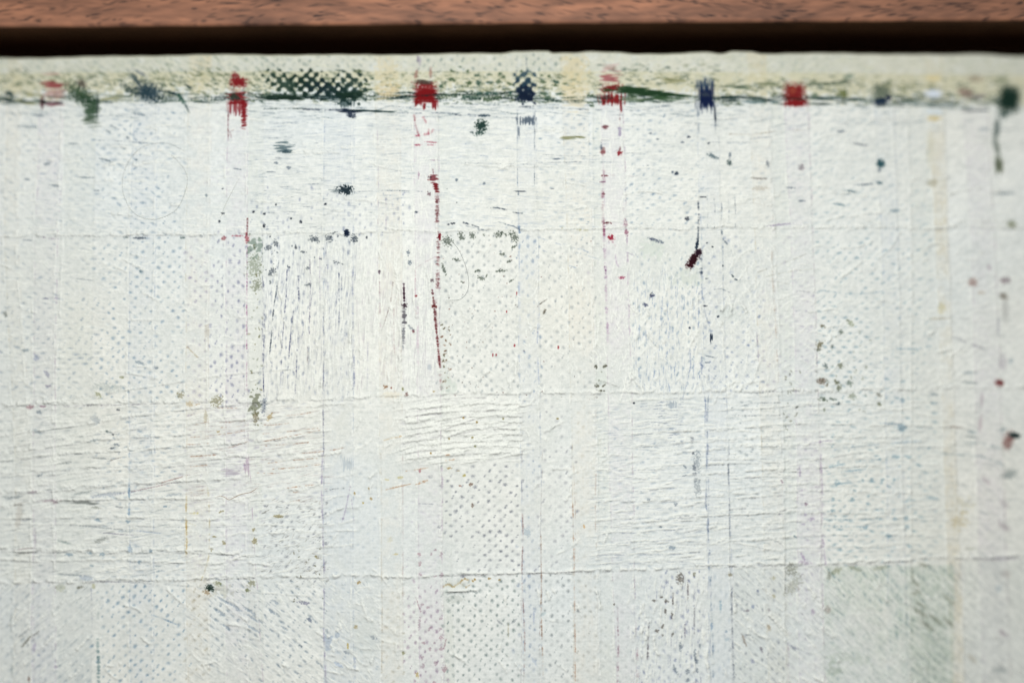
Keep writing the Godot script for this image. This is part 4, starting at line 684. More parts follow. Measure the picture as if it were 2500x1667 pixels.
	for v in [[540, 275, 90, 9, -12, srgb(120, 132, 134)], [720, 285, 150, 14, -8, srgb(150, 162, 178)], [660, 36, 70, 6, 4, srgb(110, 116, 116)], [770, 42, 60, 5, -16, srgb(96, 90, 90)], [420, 70, 60, 6, -8, srgb(120, 128, 128)], [610, 98, 40, 6, 5, srgb(120, 124, 120)], [250, 155, 26, 8, -20, slate], [200, 270, 40, 8, -10, srgb(140, 120, 134)], [60, 310, 70, 12, -8, srgb(120, 130, 136)], [110, 350, 60, 10, -20, srgb(140, 136, 130)], [160, 460, 40, 8, -8, grey], [150, 690, 90, 7, -8, srgb(110, 112, 110)], [150, 660, 90, 5, -6, srgb(120, 104, 110)], [215, 590, 10, 80, 0, srgb(176, 166, 180)], [420, 615, 50, 9, 15, srgb(100, 120, 120)], [670, 598, 60, 16, -20, srgb(110, 116, 112)], [640, 510, 200, 6, 5, srgb(130, 140, 146)], [780, 555, 130, 5, 5, srgb(120, 118, 140)], [1000, 540, 120, 6, 6, srgb(140, 156, 180)], [460, 840, 110, 7, 2, srgb(110, 122, 130)], [570, 860, 60, 22, 5, srgb(140, 156, 176)], [700, 885, 160, 6, 0, srgb(130, 130, 140)], [100, 440, 26, 100, 10, srgb(190, 186, 176)], [1170, 180, 110, 5, -16, srgb(120, 84, 80)], [1000, 240, 200, 4, -12, srgb(130, 100, 110)], [1170, 285, 70, 9, -8, srgb(140, 154, 166)]]:
		mark(v[0], v[1], v[2], v[3], v[4], v[5], 0.75, 1.2, 0, 2.0, 0.3)
	zline([0, 380, 140, 345, 420, 290, 600, 300], 6, white, 0.8, 0.05, -0.6, 0.07); zline([0, 260, 200, 225, 420, 180, 640, 140], 5, white, 0.6, 0.1, -0.5, 0.05); zline([870, 0, 872, 300, 872, 480], 6, srgb(140, 168, 192), 0.6, 0.4); mark(872, 270, 9, 50, 0, srgb(110, 144, 170), 0.8); mark(870, 415, 14, 12, 0, srgb(110, 144, 170), 0.8); mark(875, 660, 20, 30, 0, srgb(140, 164, 186), 0.8, 1.4)
	for v in [[450, 700, 30, 12], [600, 690, 22, 10], [685, 695, 22, 14], [985, 825, 16, 12], [1070, 812, 12, 8], [1020, 670, 14, 12], [1180, 742, 14, 10], [940, 745, 14, 14], [1160, 460, 14, 12], [1120, 365, 18, 8], [610, 775, 16, 9], [860, 470, 18, 12], [650, 456, 26, 9]]:
		mark(v[0], v[1], v[2], v[3], 0, srgb(98, 128, 150), 0.85, 1.1)
	mark(1425, 925, 34, 24, 25, srgb(40, 56, 50), 0.97, 1.2); mark(1405, 955, 24, 20, 0, srgb(130, 100, 60), 0.8, 1.4); mark(1480, 895, 30, 16, 10, srgb(96, 102, 50), 0.9, 1.4); mark(1685, 937, 20, 14, 10, srgb(74, 80, 40), 0.95, 1.0); mark(1715, 890, 30, 24, 0, srgb(110, 110, 76), 0.8, 1.7); mark(1520, 940, 70, 50, 10, srgb(190, 192, 180), 0.8, 1.6, 3); mark(525, 925, 26, 10, -10, srgb(60, 60, 44), 0.9, 1.3); mark(390, 930, 40, 26, 0, srgb(160, 166, 140), 0.7, 1.8); mark(620, 915, 16, 20, 0, srgb(150, 150, 100), 0.7)
	zline([1268, 280, 1266, 420, 1270, 580, 1268, 740], 4.5, srgb(186, 156, 90), 0.7, 0.3); zline([1415, 230, 1425, 400, 1422, 700, 1400, 790, 1370, 870], 4, srgb(196, 186, 150), 0.7, 0.25); zline([1280, 270, 1410, 250], 4, srgb(180, 170, 160), 0.7); zline([1290, 415, 1350, 410], 5, srgb(200, 190, 130), 0.6); zline([1280, 480, 1350, 500], 4, srgb(190, 180, 130), 0.6)
	mark(1685, 90, 22, 60, 0, srgb(160, 130, 160), 0.75, 1.6, 2); mark(1580, 130, 60, 40, 0, srgb(160, 150, 170), 0.7, 2.0, 1); mark(1740, 150, 10, 7, 0, ink, 0.9, 0.5)
	for v in [[1970, 100, 2190, 72], [2000, 45, 2170, 30], [1820, 70, 1950, 50], [1860, 105, 1950, 100], [1960, 235, 2150, 210], [1750, 135, 1910, 138], [1960, 270, 2040, 265], [1990, 325, 2050, 320], [1290, 25, 1500, 10], [1270, 95, 1420, 80]]:
		zline([v[0], v[1], v[2], v[3]], 3, srgb(160, 124, 100), 0.75, 0.2, 0.3)
	for v in [[1735, 600, 18, 26], [1730, 525, 14, 16], [1525, 610, 14, 16], [1460, 570, 18, 6], [1505, 400, 22, 8], [2160, 707, 14, 12], [1440, 660, 9, 12], [1415, 1080, 9, 9], [2155, 1080, 9, 8], [1900, 430, 40, 12], [2310, 508, 7, 7]]:
		mark(v[0], v[1], v[2], v[3], rng.randfn() * 20.0, srgb(112, 98, 48), 0.85, 1.4)
	id = new_patch("teal_paint_streak")
	zline([650, 1080, 645, 1200], 7, srgb(110, 132, 132), 0.7, 0.4)
	mark(648, 1340, 12, 60, 0, srgb(96, 128, 132), 0.7, 2.0, 1, 2.5, 0.1, 0.04, id); mark(652, 1480, 12, 110, 0, srgb(70, 106, 110), 0.75, 1.9, 1, 2.5, 0.1, 0.05, id); zline([605, 930, 605, 1200], 3.4, srgb(150, 158, 176), 0.7, 0.2)
	mark(150, 1300, 60, 10, -50, srgb(84, 84, 74), 0.9); mark(215, 1250, 40, 9, -40, srgb(110, 112, 110), 0.8); mark(130, 1245, 50, 8, -40, grey, 0.8); mark(165, 1560, 12, 20, 0, srgb(100, 70, 60), 0.8); mark(205, 1340, 14, 40, 10, srgb(160, 150, 180), 0.7); zline([190, 900, 188, 1250, 190, 1568], 3, srgb(176, 166, 190), 0.6, 0.25); zline([40, 1000, 42, 1300, 45, 1568], 9, srgb(160, 172, 172), 0.65, 0.4); mark(355, 1475, 20, 10, 0, lav, 0.8); mark(235, 1395, 12, 12, 0, srgb(110, 124, 160), 0.8)
	mark(2072, 1024, 40, 12, 8, srgb(100, 100, 128), 0.9, 1.5); mark(2112, 1140, 26, 12, 40, srgb(70, 84, 110), 0.9, 1.2); mark(2230, 1290, 30, 70, 5, srgb(160, 176, 196), 0.85, 1.6, 3); mark(2300, 1245, 20, 22, 0, srgb(140, 158, 180), 0.8); mark(2310, 1450, 40, 14, 30, srgb(150, 170, 200), 0.8); zline([2000, 1290, 2060, 1330], 4, slate, 0.8); zline([960, 1090, 1080, 1130, 1200, 1175], 4.5, srgb(110, 140, 166), 0.8, 0.15, 0.3); zline([2205, 900, 2215, 1000, 2210, 1200, 2220, 1568], 4, srgb(170, 166, 186), 0.7, 0.2); zline([2200, 0, 2195, 240, 2205, 450, 2212, 820], 4.5, srgb(160, 156, 178), 0.8, 0.1, 0.4); zline([2220, 255, 2280, 240, 2350, 235], 4, srgb(130, 136, 140), 0.7)
	for v in [[1600, 1050, 70], [1520, 1010, 60], [1700, 1080, 60], [1720, 1130, 60], [1500, 1090, 50], [1850, 1080, 40], [1880, 1020, 30], [1540, 1190, 40], [1720, 1200, 60], [1940, 1200, 30]]:
		mark(v[0], v[1], v[2], 10, 32, srgb(124, 142, 160), 0.75, 1.1, 0, 2.0, 0.35)
	specks(715, 1330, 790, 1470, 50, 2.0, srgb(90, 84, 60), srgb(110, 110, 100), 0.8, 0.2)
	# ---- study 8: bottom middle
	at(830, 1107)
	mark(42, 65, 36, 44, 0, srgb(176, 188, 196), 0.85, 2.0, 2, 4.0); zline([70, 220, 30, 400, 10, 470], 4, lav, 0.7, 0.25); zline([80, 310, 95, 480], 3, lav, 0.7)
	for v in [[98, 275, 8, 14, ochre], [196, 242, 6, 10, ochre], [210, 310, 12, 9, ochre], [157, 338, 7, 8, srgb(170, 140, 50)], [290, 345, 9, 14, srgb(190, 164, 90)], [410, 165, 26, 10, srgb(196, 186, 130)], [320, 180, 20, 8, srgb(206, 196, 150)], [848, 150, 14, 12, srgb(150, 132, 40)], [805, 118, 10, 5, ochre], [745, 100, 20, 9, ochre], [775, 88, 10, 8, ochre], [820, 85, 14, 8, srgb(90, 84, 50)], [895, 212, 16, 12, srgb(90, 60, 44)], [905, 355, 9, 16, srgb(80, 56, 44)], [745, 212, 16, 6, srgb(120, 60, 60)], [820, 220, 10, 9, srgb(130, 84, 70)], [125, 885, 16, 12, ochre], [1670, 500, 9, 16, srgb(200, 150, 90)], [245, 1060, 9, 7, ochre], [340, 590, 20, 20, srgb(206, 206, 186)], [380, 690, 20, 9, srgb(200, 184, 130)], [50, 1320, 8, 24, srgb(170, 140, 50)], [105, 1190, 14, 16, srgb(150, 130, 80)], [525, 1520, 14, 20, srgb(176, 150, 80)], [430, 1370, 10, 16, olive]]:
		mark(v[0], v[1], v[2], v[3], rng.randfn() * 12.0, v[4], 0.9, 1.2)
	for v in [[720, 12, 750, 6], [720, 48, 780, 40], [450, 118, 600, 96], [310, 250, 430, 222, 600, 182], [515, 212, 600, 186]]:
		zline(v, 3.4, srgb(176, 132, 96), 0.8, 0.2)
	zline([540, 340, 700, 350], 3.5, srgb(150, 156, 166), 0.7, 0.25); mark(545, 120, 10, 14, 0, srgb(150, 70, 84), 0.85); mark(540, 620, 16, 16, 30, srgb(90, 104, 118), 0.9, 1.2)
	for v in [[540, 690, 12, 14], [545, 755, 11, 20], [548, 830, 10, 14], [690, 690, 15, 16], [622, 690, 9, 14], [650, 660, 9, 10], [695, 830, 18, 18], [597, 930, 12, 14], [650, 840, 20, 5], [655, 795, 10, 12], [560, 1035, 12, 10], [600, 1055, 12, 12], [655, 1040, 12, 7], [686, 1130, 14, 14], [685, 1200, 13, 16], [610, 1200, 9, 24], [540, 1165, 9, 44], [605, 1130, 12, 12], [570, 1300, 16, 10], [612, 1342, 14, 14], [690, 1340, 16, 14], [690, 1265, 14, 20], [645, 1300, 9, 10], [715, 1310, 6, 40], [540, 1050, 6, 60], [655, 1440, 14, 16], [560, 1400, 12, 18], [715, 1480, 16, 26], [565, 1460, 14, 20], [640, 1570, 12, 12]]:
		mark(v[0], v[1], v[2], v[3], rng.randfn() * 10.0, srgb(136, 84, 100).lerp(srgb(130, 110, 130), rng.randf() * 0.8), 0.62, 1.5)
	# loose curl of lifted paint with ochre edge
	zline([700, 918, 740, 895, 770, 918, 810, 895, 850, 858, 900, 880, 925, 860], 5, srgb(150, 116, 50), 0.9, 0.12, 0.5); zline([820, 890, 860, 920, 890, 900], 4, srgb(140, 110, 60), 0.8, 0.2); mark(1020, 856, 14, 9, 10, srgb(140, 104, 44), 0.95); mark(1090, 866, 10, 7, 0, ochre, 0.85); mark(800, 900, 90, 30, -8, srgb(214, 218, 206), 0.6, 1.0); id = new_patch("lifted_paint_curl", "white curl of lifted paint with ochre edge, low in the middle")
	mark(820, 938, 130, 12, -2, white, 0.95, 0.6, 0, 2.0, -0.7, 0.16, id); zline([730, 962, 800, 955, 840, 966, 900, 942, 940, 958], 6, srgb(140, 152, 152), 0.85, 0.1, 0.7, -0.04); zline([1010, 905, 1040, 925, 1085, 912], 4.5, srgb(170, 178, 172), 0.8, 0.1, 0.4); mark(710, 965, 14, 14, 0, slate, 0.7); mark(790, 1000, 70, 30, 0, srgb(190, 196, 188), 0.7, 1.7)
	zline([1245, 400, 1250, 560, 1245, 800, 1255, 1060, 1262, 1300, 1256, 1568], 3.6, srgb(150, 122, 118), 0.75, 0.2, 0.3); zline([1372, 560, 1375, 760, 1380, 900, 1378, 1100, 1388, 1568], 3.4, srgb(160, 130, 110), 0.75, 0.22, 0.3); zline([1590, 340, 1595, 560, 1605, 800, 1605, 1100, 1612, 1568], 3.4, srgb(180, 150, 130), 0.75, 0.22, 0.3); zline([1750, 140, 1748, 520, 1755, 660], 3, srgb(190, 176, 166), 0.7, 0.3); zline([1900, 1130, 1905, 1300, 1903, 1568], 4, srgb(150, 124, 136), 0.75, 0.3); zline([2035, 1280, 2040, 1568], 4, srgb(170, 140, 150), 0.6, 0.3); zline([280, 0, 285, 700, 283, 1568], 3, srgb(190, 186, 174), 0.6, 0.25); zline([430, 0, 428, 400, 432, 1000], 3, srgb(190, 180, 180), 0.6, 0.3); zline([695, 100, 700, 350], 4, srgb(170, 150, 176), 0.65, 0.3); zline([640, 845, 900, 838, 1240, 825, 1600, 815, 1760, 800], 3, srgb(150, 150, 152), 0.6, 0.3, 0.4)
	for v in [[2060, 885, 14, 16], [2235, 1015, 16, 14], [2200, 985, 12, 9], [2230, 1085, 9, 20], [2275, 1110, 8, 26], [2210, 1190, 10, 16], [2170, 1222, 16, 14], [2210, 1248, 9, 12], [2155, 1012, 18, 8], [2245, 1145, 6, 16], [2280, 1240, 8, 20], [2125, 1115, 12, 6], [2335, 920, 16, 16], [2330, 860, 26, 40], [1878, 1035, 7, 9]]:
		mark(v[0], v[1], v[2], v[3], rng.randfn() * 12.0, srgb(64, 56, 50), 0.88, 1.5)
	zline([2280, 950, 2278, 1040], 4, srgb(70, 64, 64), 0.8, 0.2); zline([2112, 1180, 2108, 1420], 4, srgb(90, 84, 90), 0.75, 0.3); mark(2300, 1490, 12, 44, -25, srgb(110, 124, 136), 0.85, 1.3); mark(2222, 346, 14, 14, 0, navy, 0.85); mark(2110, 318, 14, 9, 0, slate, 0.8); mark(2300, 350, 14, 14, 20, slate, 0.8, 1.4); mark(2315, 408, 7, 7, 0, ink, 0.9); mark(2275, 645, 34, 14, 10, srgb(96, 116, 136), 0.85, 1.4); mark(2196, 506, 12, 7, 0, slate, 0.85); mark(1280, 540, 26, 34, -30, srgb(150, 170, 184), 0.7, 1.6); mark(1325, 1120, 8, 60, 0, srgb(150, 164, 190), 0.7); mark(1330, 1430, 10, 44, -30, srgb(160, 176, 200), 0.6); mark(1390, 1100, 26, 12, -30, srgb(160, 184, 190), 0.7); mark(1150, 1210, 6, 60, 0, srgb(170, 160, 130), 0.7); mark(1190, 1150, 30, 9, -45, grey, 0.7); mark(1095, 1160, 30, 9, 40, grey, 0.75); mark(220, 1260, 26, 14, 20, slate, 0.7, 1.4); mark(40, 1365, 24, 12, 30, slate, 0.75); zline([95, 1400, 96, 1568], 4, srgb(170, 180, 196), 0.7)
	mark(160, 1280, 110, 150, 0, srgb(206, 214, 210), 0.6, 1.5, 3)
	for v in [[1760, 560, 2350, 520], [2020, 260, 2350, 235], [1760, 700, 2352, 690], [1900, 620, 2350, 590], [1770, 470, 2000, 450], [2150, 450, 2350, 440], [1780, 760, 2350, 745], [1900, 120, 2330, 110], [2000, 180, 2200, 175], [1770, 330, 1990, 325]]:
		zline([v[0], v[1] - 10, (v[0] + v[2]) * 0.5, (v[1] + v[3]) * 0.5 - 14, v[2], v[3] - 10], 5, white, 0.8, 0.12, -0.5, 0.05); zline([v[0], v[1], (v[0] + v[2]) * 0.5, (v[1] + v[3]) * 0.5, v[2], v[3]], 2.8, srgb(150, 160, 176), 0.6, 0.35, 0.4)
	# ---- study 9: bottom right
	at(1660, 1107)
	zline([100, 0, 102, 60, 105, 280], 9, srgb(96, 104, 116), 0.7, 0.5); mark(124, 60, 22, 70, 0, srgb(110, 124, 136), 0.7, 2.4, 0, 3.0); mark(125, 230, 20, 60, 0, srgb(120, 132, 140), 0.7, 2.4, 0, 3.0); mark(38, 92, 20, 8, 45, slate, 0.85); mark(35, 152, 20, 5, -12, slate, 0.85)
	zline([185, 0, 188, 150, 182, 340, 200, 450, 200, 560, 210, 700], 4.5, srgb(110, 124, 150), 0.75, 0.2); zline([335, 0, 340, 180, 345, 400, 345, 600], 4, srgb(120, 130, 144), 0.7, 0.3); zline([355, 820, 365, 1100, 375, 1400, 378, 1568], 5, srgb(120, 128, 140), 0.75, 0.35); zline([208, 780, 220, 1050, 235, 1330, 240, 1568], 5, srgb(120, 140, 160), 0.65, 0.35)
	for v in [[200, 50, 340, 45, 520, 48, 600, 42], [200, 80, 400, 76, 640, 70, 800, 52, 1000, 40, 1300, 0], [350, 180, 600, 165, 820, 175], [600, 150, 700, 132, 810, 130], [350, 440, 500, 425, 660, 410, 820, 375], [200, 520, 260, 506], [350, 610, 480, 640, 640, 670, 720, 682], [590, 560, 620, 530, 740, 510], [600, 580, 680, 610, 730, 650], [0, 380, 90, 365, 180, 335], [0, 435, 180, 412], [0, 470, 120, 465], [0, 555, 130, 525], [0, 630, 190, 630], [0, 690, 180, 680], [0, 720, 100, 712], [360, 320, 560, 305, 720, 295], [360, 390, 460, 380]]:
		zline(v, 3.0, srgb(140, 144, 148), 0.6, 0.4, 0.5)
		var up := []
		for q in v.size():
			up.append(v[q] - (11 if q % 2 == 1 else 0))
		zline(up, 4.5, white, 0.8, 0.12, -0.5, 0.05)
	for v in [[990, 160, 1060, 140, 1300, 110], [1000, 455, 1180, 460, 1440, 458], [1090, 215, 1190, 205, 1280, 195], [1040, 100, 1200, 65, 1400, 45], [1290, 395, 1500, 395], [1020, 500, 1240, 510, 1440, 510], [1230, 655, 1540, 655], [1560, 330, 1800, 320], [1680, 480, 1800, 460]]:
		zline(v, 4.5, srgb(124, 156, 172), 0.7, 0.3, 0.35)
	for v in [[1062, 320, 20, 14], [1200, 320, 20, 12], [1310, 352, 18, 10], [1060, 398, 18, 14], [1090, 215, 20, 16], [1335, 185, 18, 14], [1410, 190, 16, 18], [1490, 185, 16, 14], [1270, 190, 16, 9], [1575, 455, 22, 16], [1495, 458, 20, 12], [1585, 515, 20, 16], [1455, 575, 24, 14], [1300, 580, 12, 16], [1290, 520, 20, 12], [1500, 30, 30, 16], [1590, 30, 30, 12], [1665, 90, 24, 12], [1310, 300, 12, 12], [1215, 260, 16, 10], [1760, 315, 46, 12], [1600, 650, 20, 12]]:
		mark(v[0], v[1], v[2], v[3], 12, srgb(104, 142, 160), 0.8, 1.2)
	mark(875, 352, 14, 12, 0, srgb(104, 74, 100), 0.95, 0.8); mark(862, 218, 16, 14, 20, srgb(80, 96, 120), 0.9); mark(915, 455, 18, 16, 0, srgb(150, 136, 168), 0.85, 1.4); mark(705, 195, 16, 8, 50, srgb(120, 90, 116), 0.9); mark(870, 425, 14, 12, 0, lav, 0.85); mark(860, 490, 16, 9, 0, lav, 0.8); zline([825, 265, 900, 240, 970, 235], 4, srgb(150, 132, 160), 0.75, 0.15); zline([975, 0, 985, 250, 990, 540, 1015, 780], 5, srgb(170, 156, 180), 0.65, 0.2); zline([830, 60, 835, 200], 5, srgb(150, 136, 166), 0.7, 0.3); mark(855, 715, 12, 34, -15, srgb(150, 124, 164), 0.8, 1.3); mark(870, 755, 44, 14, 10, srgb(160, 140, 170), 0.7, 1.5); mark(435, 565, 10, 9, 0, srgb(70, 104, 120), 0.9); mark(800, 575, 16, 8, 40, srgb(60, 90, 110), 0.9)
	mark(775, 800, 40, 40, 20, srgb(90, 92, 76), 0.7, 2.8, 0); mark(790, 910, 40, 80, 40, srgb(130, 132, 116), 0.6, 2.8, 0); mark(1090, 815, 40, 22, -20, srgb(130, 136, 104), 0.8, 1.5); mark(1220, 800, 60, 14, 20, srgb(124, 132, 110), 0.8, 1.4); mark(1400, 795, 60, 16, -10, srgb(140, 146, 124), 0.75, 1.5); mark(1040, 845, 16, 40, 0, srgb(110, 112, 100), 0.75, 1.5); mark(1030, 1080, 26, 26, 0, srgb(150, 136, 130), 0.8, 1.5); mark(350, 835, 20, 14, 30, srgb(110, 100, 70), 0.8, 1.4); mark(105, 830, 12, 16, 0, srgb(80, 76, 50), 0.85)
	for v in [[1650, 910, 40, 12, 45], [1680, 1110, 70, 20, 35], [1730, 1200, 70, 18, 38], [1790, 1160, 70, 16, 40], [1660, 960, 40, 12, 40], [1880, 1020, 60, 16, 45], [1640, 975, 20, 14, 0], [1690, 1060, 60, 12, 30], [1880, 1180, 60, 14, 45], [1700, 780, 40, 16, 20]]:
		mark(v[0], v[1], v[2], v[3], v[4], srgb(112, 116, 100), 0.75, 1.5)
	for v in [[620, 960, 14, 12, olive], [655, 985, 14, 14, srgb(160, 150, 110)], [620, 1200, 12, 28, srgb(150, 130, 100)], [650, 860, 16, 14, srgb(170, 166, 130)], [545, 950, 12, 12, srgb(84, 96, 130)], [510, 1055, 16, 16, srgb(110, 126, 160)], [470, 1085, 22, 10, srgb(104, 96, 110)], [560, 1160, 16, 12, srgb(96, 104, 130)], [925, 1095, 14, 24, srgb(150, 130, 160)], [912, 1022, 12, 12, srgb(150, 136, 170)], [620, 1080, 14, 12, srgb(130, 124, 130)], [570, 1355, 10, 24, srgb(96, 90, 104)], [450, 1290, 10, 50, srgb(130, 116, 104)], [510, 1435, 12, 20, srgb(110, 116, 150)], [110, 1390, 10, 50, slate], [60, 1500, 16, 20, slate], [125, 1495, 12, 20, slate], [60, 1560, 18, 14, slate], [120, 1430, 16, 20, slate], [10, 1330, 14, 34, slate], [40, 1220, 7, 60, srgb(110, 104, 124)], [145, 1325, 10, 20, slate], [225, 1190, 10, 30, srgb(110, 140, 170)], [285, 1050, 10, 40, srgb(130, 164, 180)], [325, 1228, 9, 12, srgb(90, 120, 150)], [330, 1280, 20, 14, srgb(170, 190, 200)], [60, 940, 7, 70, srgb(110, 100, 100)], [105, 1150, 6, 110, srgb(110, 110, 120)]]:
		mark(v[0], v[1], v[2], v[3], -20 if v[0] > 400 else 0, v[4], 0.82, 1.2)
	zline([740, 1310, 800, 1345, 900, 1390, 950, 1415], 4.5, srgb(136, 140, 160), 0.8, 0.15, 0.4); zline([430, 1250, 500, 1255, 520, 1300], 3, grey, 0.7); zline([760, 1310, 755, 1568], 4, srgb(190, 180, 190), 0.6, 0.3); zline([1620, 770, 1625, 900, 1640, 1000], 7, srgb(150, 156, 140), 0.6, 0.35); zline([1780, 5, 1900, 12, 2100, 30, 2230, 80, 2300, 110], 7, srgb(150, 164, 166), 0.75, 0.12, 0.2); zline([2060, 130, 2240, 165], 6, white, 0.7, 0.1, -0.3, 0.05)
	mark(1960, 480, 60, 60, 20, srgb(190, 176, 136), 0.6, 2.4, 3); mark(1990, 360, 60, 50, 0, srgb(196, 190, 160), 0.5, 2.4, 3); mark(2310, 155, 60, 36, -15, srgb(120, 132, 132), 0.9, 1.3); mark(2140, 200, 50, 16, 40, srgb(170, 160, 166), 0.8); mark(2270, 520, 60, 22, 35, srgb(160, 150, 156), 0.8, 1.2); mark(2290, 850, 40, 30, 20, srgb(170, 164, 160), 0.7, 1.3); mark(2260, 740, 110, 16, 0, srgb(150, 146, 160), 0.75, 1.3); mark(2130, 745, 120, 18, 8, srgb(170, 172, 172), 0.7, 1.3); mark(2265, 1260, 40, 18, 35, srgb(150, 136, 146), 0.85, 1.3); mark(2250, 1520, 60, 22, 10, srgb(140, 150, 150), 0.8, 1.4); mark(2235, 950, 26, 30, 0, srgb(160, 176, 184), 0.7, 1.3); mark(2050, 1435, 46, 18, 42, srgb(160, 156, 140), 0.8, 1.3); mark(2030, 670, 40, 12, 0, srgb(150, 156, 140), 0.75); mark(2270, 360, 40, 26, 45, srgb(170, 164, 170), 0.7, 1.3); mark(1950, 1060, 30, 90, 0, srgb(206, 200, 176), 0.6, 1.5)
	mark(1080, 1500, 60, 40, 40, srgb(140, 156, 140), 0.55, 2.6, 3); mark(1180, 1420, 160, 40, 10, srgb(180, 194, 182), 0.5, 2.4, 3)
	for k in 60:
		var x := rng.randf_range(1050, 1900); var y := rng.randf_range(850, 1560)
		zline([x, y, x + rng.randf_range(50, 130), y + rng.randf_range(50, 120)], 3.4, white, 0.55, 0.2, -0.4, 0.04)

# ---------------------------------------------------------------- building
func tag(o: Node3D, label: String, category: String, group := "") -> void:
	o.set_meta("label", label)
	o.set_meta("category", category)
	if group != "":
		o.set_meta("group", group)

func put(called: String, m: Mesh, mat: Material, parent: Node3D, label := "") -> MeshInstance3D:
	var o := MeshInstance3D.new()
	o.name = called
	o.mesh = m
	o.material_override = mat
	o.cast_shadow = GeometryInstance3D.SHADOW_CASTING_SETTING_ON
	if label != "":
		o.set_meta("label", label)
	parent.add_child(o, true)
	return o

func spot(x: float, y: float, z := 0.0) -> Vector3:
	return Vector3((x - 1250.0) * PX, HANG - (y - 833.5) * PX, z)

func sheet_z(x: float, y: float) -> float:
	var k := clampi(int((y - Y0) * K), 0, TH - 1) * TW + clampi(int((x - X0) * K), 0, TW - 1)
	return -sag(x, y) + thick[k] * 0.0017

